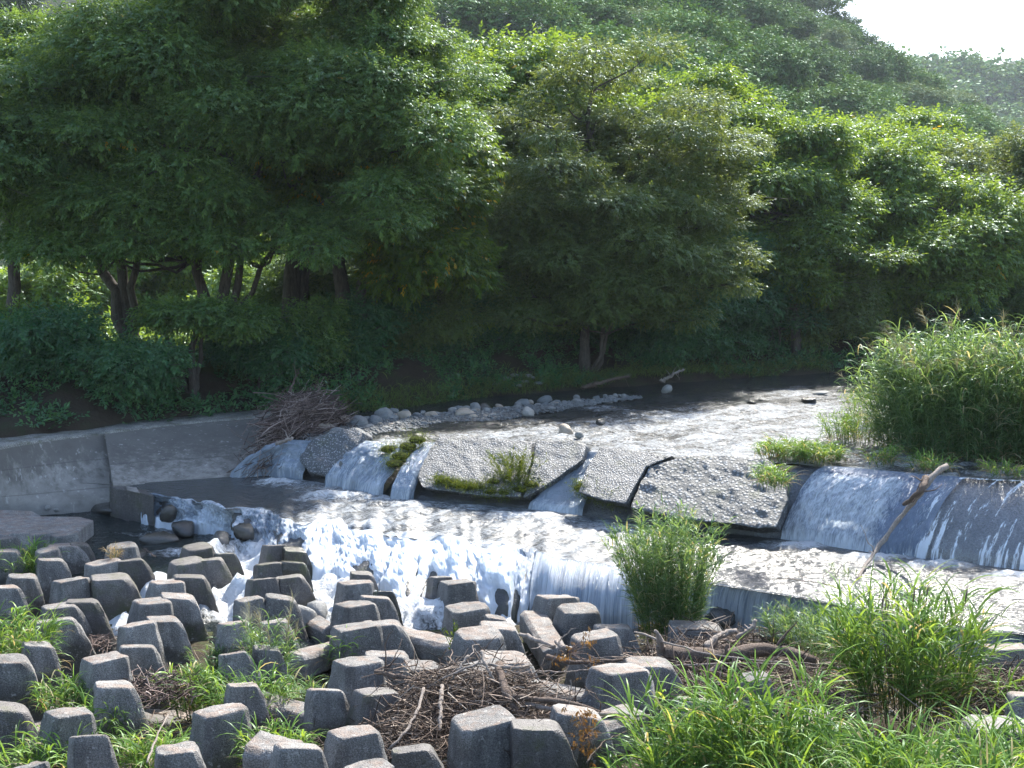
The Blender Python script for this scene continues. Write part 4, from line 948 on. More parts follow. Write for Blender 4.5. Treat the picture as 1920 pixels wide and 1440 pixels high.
def tree(name, label, base, R_, ch, npads, pr, mat, rs, stems=None, flat=.45, dens=60, L=.14, Wd=.026, k=8, step=.05, hot=0, cat='tree', group=None, off=(0, 0, 0), r0=.2, low=-.6, droop=.25, extra=None, inner=.35, low_branch=0, rz=0.0):
    """base in world; crown ellipsoid R_ centred ch above the base"""
    t = thing(name, label, cat, tuple(base), rz, group)
    pads = make_pads(rs, npads, R_, pr, flat, low, inner); o_ = np.array([off[0], off[1], ch + off[2]])
    pads = [(c + o_, r) for c, r in pads]
    if extra: pads += [(np.array(c, float), np.array(r, float)) for c, r in extra]
    if stems is None: stems = [((off[0] * .8 + rs.uniform(-.4, .4), off[1] * .8 + rs.uniform(-.4, .4), ch + R_[2] * .55), r0)]
    ac = trunk_np(np.array([0, 0, -.3]), [(np.array(s_[0], float), s_[1]) for s_ in stems], pads, rs)
    link('trunk', ac.mesh('trunk', M['bark']), t)
    V, Q, rr = crown_np(pads, rs, dens, k, L, Wd, step, .9, droop, hot)
    link('crown', mesh_np('crown', V, Q, M[mat], False, {'rnd': rr}), t)
    return t
def clone(t, loc, rz, s, label, group=None, mirror=False):
    c = t.copy(); col.objects.link(c); c.location = loc; c.rotation_euler = (0, 0, rz); c.scale = s if hasattr(s, '__len__') else (s, s, s); c['label'] = label
    if group: c['group'] = group
    for ch in list(t.children):
        k = ch.copy(); col.objects.link(k); k.parent = c
    return c
def gz(x, y): return float(ground_z(np.array([x]), np.array([y]))[0])
def gpt(px, dist):
    """ground point on the far bank in column px at the given distance"""
    x = (px - 960) / F * dist * 1.0; return np.array([x, dist, gz(x, dist)])
RS = np.random.RandomState
def prad(px_w, dist): return px_w * dist / F
BG = 'broadleaf trees along the far bank'
# --- big zelkova-like tree at the left (several stems, layered sprays)
_r = RS(31); _front = [((_r.uniform(-4.6, 6.4), _r.uniform(-3.6, -2.0), _r.uniform(3.9, 8.6)), (_r.uniform(.8, 1.5), 1.0, _r.uniform(.35, .5))) for _ in range(34)] + [((_r.uniform(-4.6, 6.0), _r.uniform(-3.2, -1.6), _r.uniform(2.6, 4.6)), (_r.uniform(.8, 1.3), .9, _r.uniform(.3, .45))) for _ in range(22)]
b = gpt(400, 34.0)
T1 = tree('large_tree', 'biggest dark tree at the left, with layered sprays and several forked stems', b, (5.6, 4.2, 4.3), 7.4, 105, (.75, 1.5), 'leaf_dark', RS(1),
     stems=[((-2.0, .6, 7.2), .12), ((-.7, .3, 9.0), .17), ((.5, -.4, 8.6), .18), ((1.6, .4, 8.2), .13), ((3.4, 0, 6.4), .09)], flat=.36, dens=56, off=(.9, 0, 0), hot=.002, L=.105, Wd=.021, step=.042,
     extra=_front + [((3.2, -1.6, 3.3), (1.5, 1.1, .45)), ((2.2, -2, 3.6), (1.3, 1, .4)), ((-1.8, -2.2, 3.4), (1.7, 1.2, .45)), ((-3.6, -1.5, 3.1), (1.5, 1.2, .45)), ((.3, -2.4, 3.9), (1.3, 1.1, .4)), ((4.6, -1.2, 9.6), (1.5, 1.3, .7)), ((3.2, -.5, 11.2), (1.6, 1.3, .7)), ((5.6, 0, 8.4), (1.3, 1.2, .6)), ((-4.8, -.5, 4.2), (1.5, 1.2, .5)), ((5.9, -.8, 7.0), (1.1, 1.2, .5))])
b = gpt(250, 36.5)
tree('large_tree', 'slimmer dark tree leaning left behind the biggest tree', b, (4.2, 3.4, 3.4), 6.6, 60, (.8, 1.5), 'leaf_dark', RS(2), stems=[((-2.4, .3, 6.8), .2), ((-.3, .2, 7.4), .2), ((.8, 0, 6), .15)], flat=.38, dens=46, off=(-1.0, 0, 0), L=.11, Wd=.022)
# small tree standing on the bank foot
b = gpt(362, 31.4)
tree('small_tree', 'small three-stemmed tree with one flat pale spray on the left bank foot', b, (1.25, 1.0, .42), 2.0, 14, (.45, .7), 'leaf_dark', RS(3), stems=[((-.85, 0, 1.9), .10), ((.0, .2, 2.3), .12), ((.28, 0, 1.9), .09)], flat=.4, dens=60, off=(.45, -.3, 0), L=.11)
b = gpt(20, 33)
tree('small_tree', 'dark tree with a few orange leaves at the left edge of the picture', b, (2.6, 2.6, 3.0), 5.4, 34, (.7, 1.3), 'leaf_dark', RS(4), flat=.45, dens=34, hot=.004)
b = gpt(-140, 36)
tree('small_tree', 'tree beyond the left edge whose sprays reach into the picture', b, (3.4, 3, 3.6), 6.8, 36, (.8, 1.5), 'leaf_walnut', RS(5), flat=.45, dens=30)
# --- tree with yellowing leaves in the middle
b = gpt(650, 35.5)
tree('walnut_tree', 'drooping tree with yellow and orange leaves, left of the central gap', b, (2.7, 2.3, 3.6), 5.4, 62, (.55, 1.05), 'leaf_yellow', RS(6), stems=[((-.6, 0, 7), .26), ((1.4, -.3, 6.5), .2), ((2.2, -.4, 4.5), .12)], flat=.6, dens=50, off=(1.2, -.4, 0), L=.15, Wd=.03, step=.048, k=9, droop=.45, low=-.9, hot=.035,
     extra=[((3.4, -.8, 2.9), (.8, .7, .55)), ((3.7, -.8, 2.3), (.55, .5, .4)), ((2.8, -.8, 3.4), (.9, .8, .6)), ((3.1, -.7, 4.2), (.9, .8, .6))])
b = gpt(560, 37.5)
tree('large_tree', 'dark ivy-hung trunk tree behind the yellowing one', b, (3.0, 2.6, 4.4), 6.6, 46, (.8, 1.4), 'leaf_dark', RS(7), stems=[((0, 0, 8), .34), ((1.4, 0, 7.5), .22)], flat=.5, dens=30)
# --- bright walnut behind the gap
b = gpt(985, 44)
W = tree('walnut_tree', 'bright walnut tree with a sunlit rounded top in the centre of the picture', b, (3.9, 3.2, 4.0), 6.5, 80, (.6, 1.15), 'leaf_walnut', RS(8), stems=[((-1.6, 0, 8.2), .2), ((.6, 0, 9), .26), ((2.4, 0, 7.2), .18)], flat=.55, dens=34, off=(-.1, 0, 0), L=.19, Wd=.037, step=.06, k=9, droop=.45, hot=.006, low=-.8)
b = gpt(820, 47)
tree('walnut_tree', 'lower walnut tree filling the notch between the two big crowns', b, (2.6, 2.4, 3.0), 4.6, 40, (.6, 1.1), 'leaf_walnut', RS(9), flat=.55, dens=34, L=.18, Wd=.035, step=.07, k=9, droop=.4, hot=.004)
# --- fine leaved tree right of centre
b = gpt(1102, 38.6)
tree('elm_tree', 'fine-leaved layered tree whose pale trunk stands at the water right of centre', b, (4.4, 3.4, 4.3), 5.9, 100, (.65, 1.35), 'leaf_fine', RS(10), stems=[((.1, .1, 8.6), .17), ((1.6, 0, 7.2), .08), ((2.2, .3, 4.6), .06)], flat=.3, dens=44, off=(.9, 0, 0), L=.105, Wd=.02, k=9, step=.04, low=-.9,
     extra=[((_r.uniform(-3.4, 4.8), _r.uniform(-2.4, -.6), _r.uniform(1.7, 3.6)), (_r.uniform(.7, 1.2), .8, _r.uniform(.25, .4))) for _ in range(26)])
# --- right half
b = gpt(1420, 45)
T6 = tree('walnut_tree', 'sunlit walnut tree with a ragged top below the hillside, right of the fine-leaved tree', b, (3.6, 3, 3.6), 4.4, 66, (.55, 1.1), 'leaf_walnut', RS(12), flat=.5, dens=36, L=.165, Wd=.032, step=.06, k=9, droop=.4, hot=.01, off=(-.2, 0, .3))
b = gpt(1580, 49); tree('walnut_tree', 'tall bright walnut tree at the middle of the right-hand tree line', b, (4.2, 3.2, 3.6), 4.4, 70, (.6, 1.2), 'leaf_walnut', RS(13), flat=.5, dens=34, L=.165, Wd=.032, step=.06, k=9, droop=.35, hot=.003)
b = gpt(1745, 46); tree('walnut_tree', 'rounded glossy walnut tree above the reed clump', b, (3.2, 2.8, 2.8), 3.4, 60, (.55, 1.05), 'leaf_walnut', RS(14), flat=.5, dens=38, L=.165, Wd=.032, step=.06, k=9, droop=.35, hot=.004)
b = gpt(1905, 52); tree('large_tree', 'darker tree at the right edge behind the reed clump', b, (4.6, 3.2, 3.4), 4.6, 60, (.7, 1.3), 'leaf_fine', RS(15), flat=.45, dens=34)
b = gpt(2080, 50); clone(T6, tuple(b), 2.1, 1.2, 'walnut tree beyond the right edge of the picture reaching in above the reeds')
b = gpt(1690, 56); clone(T6, tuple(b), 4.0, (1.25, 1.1, 1.15), 'walnut tree behind the rounded glossy one, its top against the hillside')
b = gpt(1290, 50); clone(W, tuple(b), 2.6, .95, 'walnut tree behind the fine-leaved tree showing sunlit gaps')
b = gpt(1500, 43); tree('spray_tree', 'low tree with a long yellowish spray reaching right over the bushes', b, (2.4, 1.8, 1.5), 2.7, 34, (.45, .9), 'leaf_yellow', RS(16), flat=.35, dens=38, L=.15, hot=0, extra=[((2.0, -1, 3.3), (.9, .6, .25)), ((2.9, -1.1, 3.4), (.7, .5, .2)), ((1.0, -1, 3.6), (.8, .6, .25))])
# --- bushes on the far bank
def bush(px, dist, wpx, hpx, lab, mat='leaf_teal', seed=0, n=16, L=.10, dens=60, kind='bush'):
    b = gpt(px, dist); rx = prad(wpx, dist) / 2; rz_ = prad(hpx, dist) / 2
    return tree(kind, lab, b, (rx, rx * .75, rz_), rz_ * .95, n, (rx * .28, rx * .5), mat, RS(seed), stems=[((rx * .3, 0, rz_ * 1.3), .05), ((-rx * .4, 0, rz_ * 1.2), .04), ((0, 0, rz_), .04)], flat=.55, dens=dens, L=L, Wd=L * .22, low=-1, inner=.25, cat='bush')
bb = [(110, 30.0, 230, 105, 'dark bush draping the bank at the far left above the wall', 'leaf_teal'), (215, 29.6, 190, 95, 'dark ivy-like bush hanging over the bank above the battered wall', 'leaf_teal'), (475, 32.5, 190, 120, 'dark bush right of the small three-stemmed tree', 'leaf_teal'), (560, 33.5, 170, 140, 'shaded bush under the dark ivy-hung tree', 'leaf_dark'),
      (655, 34.5, 150, 140, 'dark shrub with bare roots beneath it in the middle of the left bank', 'leaf_teal'), (795, 36.5, 170, 165, 'light arching shrub under the yellowing tree', 'leaf_fine'), (720, 36.2, 130, 120, 'leafy shrub left of the light arching one', 'leaf_teal'),
      (1010, 41, 150, 110, 'shaded bush left of the pale trunk', 'leaf_dark'), (965, 43, 160, 90, 'low bush at the back of the grassy slope', 'leaf_teal'), (1225, 40.5, 200, 170, 'dense dark bush right of the pale trunk at the water', 'leaf_teal'), (1345, 42.0, 210, 240, 'tall blue-green vine-covered bush at the bend of the river', 'leaf_teal'), (1450, 43.0, 200, 220, 'dark vine-covered bush hanging over the dark water', 'leaf_teal'),
      (1550, 44.0, 180, 190, 'bush with a pale sunlit top at the right bank', 'leaf_fine'), (1640, 45.5, 180, 170, 'bushy shrub left of the reed plumes', 'leaf_walnut'), (1730, 47, 220, 160, 'dark shrub directly behind the reed plumes', 'leaf_teal'), (1860, 49, 240, 180, 'dark shrub behind the right end of the reeds', 'leaf_dark'), (40, 31.5, 130, 110, 'fern-leaved bush at the left edge in front of the meadow', 'leaf_walnut'), (1395, 47, 260, 330, 'tall dark thicket behind the vine-covered bushes', 'leaf_dark'), (1560, 51, 260, 280, 'dark thicket behind the pale topped bush', 'leaf_dark'), (1180, 45, 260, 260, 'dark thicket behind the pale trunk', 'leaf_dark'),(1780, 53, 320, 260, 'dark thicket under the glossy walnut tree', 'leaf_dark'), (1960, 54, 320, 240, 'dark thicket at the right edge under the trees', 'leaf_dark'), (640, 40, 260, 200, 'dark thicket behind the yellowing tree', 'leaf_dark'), (870, 46, 260, 220, 'dark thicket at the back of the central gap', 'leaf_dark')]
for i, (px, d_, w_, h_, lab, m_) in enumerate(bb): bush(px, d_, w_, h_, lab, m_, 100 + i, n=20 if w_ < 250 else 26, dens=56)
# lighter scrub on the meadow behind the left trees
for i, (px, d_, w_, h_, lab) in enumerate([(60, 55, 200, 110, 'sunlit pale bush on the meadow seen under the left trees'), (180, 58, 180, 150, 'sunlit rounded bush on the meadow left of the small tree'), (470, 52, 190, 110, 'yellow-green sunlit shrub seen between the big stems'), (560, 56, 200, 150, 'sunlit shrub seen right of the big stems'), (330, 62, 300, 200, 'tall sunlit scrub far behind the left stems')]):
    bush(px, d_, w_, h_, lab, 'leaf_walnut', 140 + i, n=16, L=.2, dens=22)
# undergrowth, a mass nobody could count
def scatter_cover(name, pts, mat, L, W_, rs, k=6, up=1.0, seed_w=.5):
    P = np.repeat(pts, 1, 0); n = len(P)
    A = unit(np.stack([rs.normal(0, 1, n), rs.normal(0, 1, n), np.abs(rs.normal(.9, .4, n)) * up], 1)); N = unit(np.stack([rs.normal(0, .5, n), rs.normal(0, .5, n) - .3, np.ones(n)], 1))
    V, Q, rr = leaves_np(P, A, N, k, L, W_, L * .4, .8, rs, .15)
    o = link(name, mesh_np(name, V, Q, M[mat], False, {'rnd': rr})); o['kind'] = 'stuff'; return o
rs = RS(77)
n = 15000; x = rs.uniform(-16, 26, n); y = ye(x) + rs.uniform(0.05, 7, n) ** 1.0; z = ground_z(x, y)
dn = fbm(x * .7, y * .7, 3, 9) > -.1
scatter_cover('undergrowth', np.stack([x, y, z], 1)[dn], 'leaf_teal', .13, .028, rs, 7)
n = 5000; x = rs.uniform(-16, 4, n); y = ye(x) + rs.uniform(5, 26, n); z = ground_z(x, y)
scatter_cover('meadow_weeds', np.stack([x, y, z], 1), 'leaf_walnut', .24, .04, rs, 6)
# ---- blades
def blades_np(P, D, L, W_, rs, seg=6, curl=1.0, lean=None, kink=.0):
    """arching ribbons: P root, D start direction, L length"""
    n = len(P); t = np.linspace(0, 1, seg + 1)
    D = unit(D); az = np.arctan2(D[:, 1], D[:, 0]) if lean is None else lean
    H = np.stack([np.cos(az), np.sin(az), np.zeros(n)], 1)
    cur = (curl * rs.uniform(.5, 1.4, n))[:, None]
    up = np.array([0, 0, 1.0])
    e0 = np.arcsin(np.clip(D[:, 2], -1, 1))[:, None]
    ang = e0 - cur * t[None, :] ** 1.3 * 2.0
    st = (L / seg)[:, None]
    dx = np.cos(ang) * st; dz = np.sin(ang) * st
    cxx = np.concatenate([np.zeros((n, 1)), np.cumsum(dx[:, :-1], 1)], 1); czz = np.concatenate([np.zeros((n, 1)), np.cumsum(dz[:, :-1], 1)], 1)
    C = P[:, None] + H[:, None] * cxx[..., None] + up * czz[..., None]
    Sd = np.stack([-np.sin(az), np.cos(az), rs.normal(0, .5, n)], 1); Sd = unit(Sd + rs.normal(0, .25, Sd.shape))
    wp = (np.minimum(1, t * 5 + .35) * (1 - t) ** .7)[None, :, None] * W_ * rs.uniform(.7, 1.2, n)[:, None, None]
    a = C + Sd[:, None] * wp; b_ = C - Sd[:, None] * wp
    V = np.stack([a, b_], 2).reshape(n, -1, 3)
    i = np.arange(seg) * 2; q = np.stack([i, i + 1, i + 3, i + 2], 1)
    Q = (q[None] + (np.arange(n) * (seg + 1) * 2)[:, None, None]).reshape(-1, 4)
    return V.reshape(-1, 3), Q, (seg + 1) * 2
def reed(name, label, base, rx, ry, h, nst, rs, mat='reed', ll=.55, lw=.014, per=9, plume=0, lean=(0, 0), dry=.04, spread=.35, curl=1.0, cat='reeds', group=None, low=.12, skirt=0, ground=None):
    t = thing(name, label, cat, tuple(base), 0, group)
    a = rs.uniform(0, 6.28, nst); r = np.sqrt(rs.rand(nst)); ox = np.cos(a) * r * rx; oy = np.sin(a) * r * ry
    hh = h * rs.uniform(.72, 1.05, nst) * (1 - .18 * r ** 2)
    lx = ox / max(rx, .01) * spread * h * .5 + rs.normal(0, .06, nst) * h + lean[0] * h; ly = oy / max(ry, .01) * spread * h * .4 + rs.normal(0, .06, nst) * h + lean[1] * h
    z0 = np.zeros(nst) - .1
    if ground is not None: z0 = np.array([ground(base[0] + x_, base[1] + y_) for x_, y_ in zip(ox, oy)]) - base[2] - .1
    ac = Acc(); S0 = np.stack([ox, oy, z0], 1); tipw = np.stack([ox + lx, oy + ly, z0 + hh], 1)
    def stp(i_, tt): return S0[i_] + (tipw[i_] - S0[i_]) * np.stack([tt ** 1.6, tt ** 1.6, tt], -1)
    m = 6; tt = np.linspace(0, 1, m)
    # stems as thin ribbons pairs (crossed)
    n = nst; C = np.stack([stp(np.arange(n), np.full(n, q)) for q in tt], 1)
    sw = lw * .38
    for sdv in (np.array([1, .3, 0]), np.array([-.3, 1, 0])):
        sdv = sdv / np.linalg.norm(sdv); wv = (1 - tt * .6)[None, :, None] * sw
        Vv = np.stack([C + sdv * wv, C - sdv * wv], 2).reshape(n * m * 2, 3); i = np.arange(m - 1) * 2; q = np.stack([i, i + 1, i + 3, i + 2], 1)
        ac.add(Vv, (q[None] + (np.arange(n) * m * 2)[:, None, None]).reshape(-1, 4))
    me = ac.mesh('stems', M['reed']); rr = np.zeros(len(me.vertices)) + .45 + .5 * (np.repeat(rs.rand(n), m * 2).tolist().__len__() * 0)
    link('stem', me, t)
    K = nst * per; si = np.repeat(np.arange(nst), per); tl = rs.uniform(low, 1, K) ** .85
    P = stp(si, tl); az = rs.uniform(0, 6.28, K) ; out = np.stack([ox[si], oy[si]], 1) / max(rx, ry); az = np.arctan2(np.sin(az) + out[:, 1] * .9 + lean[1] * 2, np.cos(az) + out[:, 0] * .9 + lean[0] * 2)
    el = rs.uniform(.5, 1.25, K); D = np.stack([np.cos(az) * np.cos(el), np.sin(az) * np.cos(el), np.sin(el)], 1)
    V, Q, nv_ = blades_np(P, D, ll * rs.uniform(.5, 1.15, K) * (1.1 - .35 * tl), lw, rs, 5, curl)
    r_ = np.clip(rs.rand(K) * .9 * (.45 + .55 * tl), 0, .93); dd = rs.rand(K) < dry * (1.6 - tl) * 1.2; r_[dd] = rs.uniform(.95, 1, dd.sum())
    link('leaves', mesh_np('leaves', V, Q, M[mat], False, {'rnd': np.repeat(r_, nv_)}), t)
    if skirt:
        n2 = skirt; a = rs.uniform(0, 6.28, n2); r = rs.uniform(.3, 1.05, n2); P = np.stack([np.cos(a) * r * rx, np.sin(a) * r * ry, np.zeros(n2)], 1)
        el = rs.uniform(.3, 1.3, n2); a2 = a + rs.normal(0, .7, n2); D = np.stack([np.cos(a2) * np.cos(el), np.sin(a2) * np.cos(el), np.sin(el)], 1)
        V, Q, nv_ = blades_np(P, D, ll * rs.uniform(.5, 1.3, n2), lw * .7, rs, 5, curl)
        link('dry_leaves', mesh_np('dry_leaves', V, Q, M['straw'], False, {'rnd': np.repeat(rs.rand(n2), nv_)}), t)
    if plume:
        ids = rs.choice(nst, min(plume, nst), replace=False)
        for i in ids:
            pa = Acc(); Ps, Ds, Ls = [], [], []
            top = tipw[i]; dr = unit((tipw[i] - S0[i]) + np.array([lx[i], ly[i], 0]) * 1.2); e = top + dr * rs.uniform(.14, .3)
            pa.tube([top - dr * .1, (top + e) / 2, e], .004, 3, .5)
            for q in range(30):
                f = q / 30; Ps.append(top + (e - top) * f); d0 = dr + rs.normal(0, .38, 3) + np.array([-.25, 0, -.05]); Ds.append(d0); Ls.append(rs.uniform(.12, .28))
            V, Q, nv_ = blades_np(np.array(Ps), np.array(Ds), np.array(Ls), .0035, rs, 3, .5)
            pa.add(V, Q); link('plume', pa.mesh('plume', M['plume']), t)
    return t
def bank(x, y): return float(near_z(np.array([x]), np.array([y]))[0])
# tall reed clump at the right (three overlapping stands)
up = 2.25
for i, (px, py, wpx, h, n, lab, pl) in enumerate([(1722, 862, 140, 2.45, 260, 'tall silvery reeds at the left side of the big clump, arching over the riffle', 18), (1800, 866, 210, 2.85, 420, 'tallest reeds in the middle of the big clump, with many pale plumes', 38), (1935, 872, 230, 2.8, 420, 'reeds with pale plumes at the right edge of the picture', 36), (2090, 885, 200, 2.8, 260, 'reeds of the big clump beyond the right edge of the picture', 20)]):
    P = at(px, py, up); P.y += .75; P.x *= P.y / (P.y - .75)
    rx = prad(wpx, P.y) / 2 * 1.0
    reed('reed_clump', lab, P, rx * .9, 1.3, h, n, RS(200 + i), 'reed_grey', .75, .015, 13, pl, (-.10, -.05), .05, .3, 1.1, group='tall reeds above the spillway', skirt=150, low=.03)
# low fringe in front of the tall reeds and on the slab
for i, (px, py, wpx, h, n, lab) in enumerate([(1480, 856, 110, .42, 90, 'bright low grass on the right end of the broken slab'), (1530, 860, 90, .36, 90, 'low grass with straw beside the white spillway fall'), (1600, 825, 100, .75, 90, 'low reeds between the riffle and the tall clump'), (1652, 866, 60, .4, 22, 'fringe of grass at the water left of the stranded log'), (1748, 880, 70, .35, 20, 'fringe of grass above the crest near the stranded log'), (1878, 888, 60, .3, 16, 'fringe of grass above the dry end of the crest'), (1625, 790, 60, 1.0, 40, 'thin arching reeds leaning over the riffle'), (1450, 905, 50, .35, 40, 'grass hanging down the right end of the broken slab')]):
    P = at(px, py, 2.38)
    reed('grass_clump', lab, P, prad(wpx, P.y) / 2, .4, h, n, RS(220 + i), 'reed', .42, .011, 9, 0, (-.08, -.1), .12, .5, 1.2, cat='grass', skirt=60)
# foreground clumps: px, py of foot, z, width px, height m, stems
FGC = [(1255, 1185, .75, 120, 2.0, 190, 'slender light green willow-like reed bush standing in the apron water', 'reed_grey', .27, .010, 42, 0, .45),
 (1700, 1330, .9, 200, 1.42, 130, 'broad bright reed clump on the right with brown flower spikes', 'reed', .62, .018, 11, 0, .5),
 (1500, 1215, .9, 110, .72, 60, 'arching weedy grass between the driftwood and the right reed clump', 'reed_grey', .3, .008, 20, 0, .6),
 (1570, 1240, .95, 100, .80, 50, 'thin weedy grass right of the arching one, before the apron edge', 'reed_grey', .3, .009, 18, 0, .5),
 (1330, 1470, 1.5, 230, 1.0, 60, 'bright reeds at the bottom edge right of the largest front block', 'reed', .6, .017, 10, 0, .45),
 (1440, 1450, 1.6, 220, 1.15, 70, 'tall bright reeds at the bottom edge under the thick brown log', 'reed', .62, .017, 10, 0, .4),
 (1590, 1510, 1.7, 260, .75, 60, 'low bright reeds at the bottom edge between the two tall clumps', 'reed', .6, .016, 10, 0, .5),
 (1760, 1520, 1.7, 260, .85, 60, 'reeds at the bottom edge below the brown flower spikes', 'reed', .65, .016, 10, 0, .5),
 (1900, 1480, 1.6, 200, .85, 50, 'reeds in the bottom right corner of the picture', 'reed', .6, .016, 10, 0, .5),
 (1230, 1490, 1.6, 160, .6, 40, 'low reeds at the bottom edge beside the dark sloping block', 'reed', .5, .014, 9, 0, .6),
 (1880, 1310, 1.1, 60, .7, 14, 'few long reed stalks before the pale block at the right edge', 'reed', .5, .016, 8, 0, .6),
 (55, 1062, .85, 70, .72, 60, 'tall grass tuft among the uppermost left blocks', 'reed', .45, .012, 12, 0, .6),
 (30, 1235, 1.0, 110, 1.0, 70, 'bright drooping grass clump at the left edge', 'reed', .5, .013, 13, 0, .6),
 (100, 1420, 1.4, 150, .55, 50, 'grass around the tall block in the lower left corner', 'reed', .45, .012, 9, 0, .7),
 (200, 1340, 1.2, 90, .5, 40, 'grass with comb-like fronds left of the rough rounded block', 'reed', .45, .013, 10, 0, .7),
 (500, 1260, .95, 90, 1.15, 40, 'tallest feathery grass growing through the middle blocks', 'reed_grey', .32, .010, 20, 10, .25),
 (480, 1330, 1.1, 120, .8, 60, 'dense grass strip below the tallest feathery grass', 'reed', .45, .011, 11, 0, .5),
 (375, 1290, 1.0, 110, .6, 55, 'grass strip between the leaf litter and the middle blocks', 'reed', .42, .011, 11, 0, .6),
 (290, 1400, 1.3, 150, .5, 55, 'grass left of the large clean block near the bottom', 'reed', .42, .011, 10, 0, .7),
 (520, 1420, 1.35, 110, .65, 50, 'grass right of the large clean block near the bottom', 'reed', .42, .011, 10, 0, .6),
 (570, 1290, 1.0, 80, .45, 40, 'brownish grass tuft beside the flat concrete beam', 'reed_grey', .38, .009, 10, 0, .7),
 (640, 1215, .9, 40, .5, 16, 'few upright grass shoots before the centre row', 'reed', .4, .012, 8, 0, .4),
 (400, 1230, .85, 70, .55, 30, 'feathery grass head beside the sloping middle blocks', 'reed_grey', .3, .009, 12, 0, .6),
 (120, 1290, 1.1, 110, .45, 40, 'low grass between the left blocks under the bright clump', 'reed', .4, .011, 10, 0, .7),
 (1830, 1425, 1.3, 160, .5, 50, 'low weeds under the brush pile at the lower right', 'reed', .35, .011, 10, 0, .7),
 (735, 1245, .9, 24, .3, 10, 'tiny grass sprout on the low rounded centre block', 'reed', .25, .01, 6, 0, .5),
 (640, 1345, 1.25, 44, .3, 24, 'small grass sprout at the foot of the tallest centre block', 'reed', .25, .01, 7, 0, .6),
 (1590, 1075, 1.05, 60, .55, 14, 'thin seedling stalks at the lower end of the stranded log', 'reed_grey', .2, .006, 14, 0, .5)]
for i, (px, py, z, wpx, h, n, lab, m_, ll, lw, per, pl, spd) in enumerate(FGC):
    P = at(px, py, z); rx = prad(wpx, P.y) / 2
    if px < 760 and i > 11: rx *= .85; n = int(n * .85)
    P.z = max(P.z - .25, bank(P.x, P.y)) if i > 3 else P.z
    if px > 1150 and i in (1, 4, 5, 6, 7, 8): h *= 1.18; ll *= 1.12; lw *= .9
    reed('reed_clump' if 'reed' in lab else 'grass_clump', lab, P, rx, rx * .8, h, n, RS(300 + i), m_, ll, lw, per, pl, (-.03, 0), .06, spd, .62 if (px > 1150 and i != 0) else (.9 if i else .6), cat='reeds' if 'reed' in lab else 'grass', skirt=n)
# flower spikes of the right clump
sp_t = [o for o in col.objects if o.get('label', '').startswith('broad bright reed clump')][0]
rs = RS(5)
for i in range(8):
    a = Acc(); x, y = rs.uniform(-.75, .75), rs.uniform(-.5, .4); h = rs.uniform(1.15, 1.45); a.tube([(x * .6, y * .6, .2), (x * .9, y, h * .7), (x, y, h)], [.006, .005, .004], 4, .3); a.tube([(x, y, h), (x + .01, y, h + .08), (x + .02, y, h + .2)], [.006, .010, .003], 6, .4)
    link('flower_spike', a.mesh('flower_spike', M['sticks_red']), sp_t)
# moss and small plants on the slabs
def tuftmass(name, label, pts, rad, n, mat, ll, lw, rs, cat='moss', curl=1.2):
    c = sum(pts, Vector()) / len(pts); t = thing(name, label, cat, tuple(c), 0)
    Pp = []; 
    for p in pts: Pp.append(np.array(p - c) + rs.normal(0, 1, (n // len(pts), 3)) * rad)
    P = np.concatenate(Pp); K = len(P); az = rs.uniform(0, 6.28, K); el = rs.uniform(.2, 1.4, K)
    D = np.stack([np.cos(az) * np.cos(el), np.sin(az) * np.cos(el) - .3, np.sin(el)], 1)
    V, Q, nv_ = blades_np(P, D, ll * rs.uniform(.5, 1.2, K), lw, rs, 4, curl)
    link('blades', mesh_np('blades', V, Q, M[mat], False, {'rnd': np.repeat(rs.rand(K) ** 1.3, nv_)}), t)
    # solid cushion underneath
    bm = bmesh.new()
    for p in pts:
        g_ = bmesh.ops.create_icosphere(bm, subdivisions=2, radius=1); 
        for v in g_['verts']: v.co = Vector((v.co.x * rad[0] * 1.15, v.co.y * rad[1] * 1.15, v.co.z * rad[2] * .8)) + (p - c)
    me = bpy.data.meshes.new('cushion'); bm.to_mesh(me); bm.free(); me.materials.append(M['cushion']); link('cushion', me, t)
    return t
k_ = NT('mossy_earth'); M['cushion'] = k_.put(k_.ramp(k_.noise(k_.pos(), 9, 5, .7), [(.35, (.012, .012, .006)), (.6, (.05, .06, .012)), (.75, (.10, .12, .02))]), .95, None, .1)
fz = lambda L, up=.22: [facept(*p) + Vector((-.05, -.1, up)) for p in L]
tuftmass('moss_tuft', 'mossy grass hump between the second and third falls', fz([(735, 868), (755, 880), (770, 862), (745, 895), (788, 850)], .3), np.array([.16, .14, .10]), 2600, 'moss', .10, .006, RS(41))
tuftmass('moss_tuft', 'yellow-green moss cushion at the foot of the smooth slab, below the chute', fz([(1092, 945), (1115, 955), (1140, 962), (1158, 966)], .34), np.array([.12, .12, .09]), 2600, 'moss', .12, .006, RS(42))
tuftmass('moss_tuft', 'hanging grass fringe along the foot of the widest slab', fz([(835, 918), (860, 925), (885, 930), (905, 930)], .2), np.array([.14, .12, .05]), 2000, 'moss', .16, .006, RS(43))
tuftmass('moss_tuft', 'brownish moss tuft under the bushy slab plant', fz([(925, 940), (950, 942), (975, 935), (1000, 925), (930, 920)], .2), np.array([.14, .12, .07]), 2200, 'moss', .12, .006, RS(44))
P = facept(962, 915) + Vector((0, -.15, .1))
reed('slab_plant', 'bushy yellow-green plant growing from the crack of the widest slab', P, .22, .2, .85, 60, RS(45), 'moss', .2, .006, 34, 0, (-.05, -.1), .02, 1.1, .7, cat='plant')
P = at(1162, 888, 2.0)
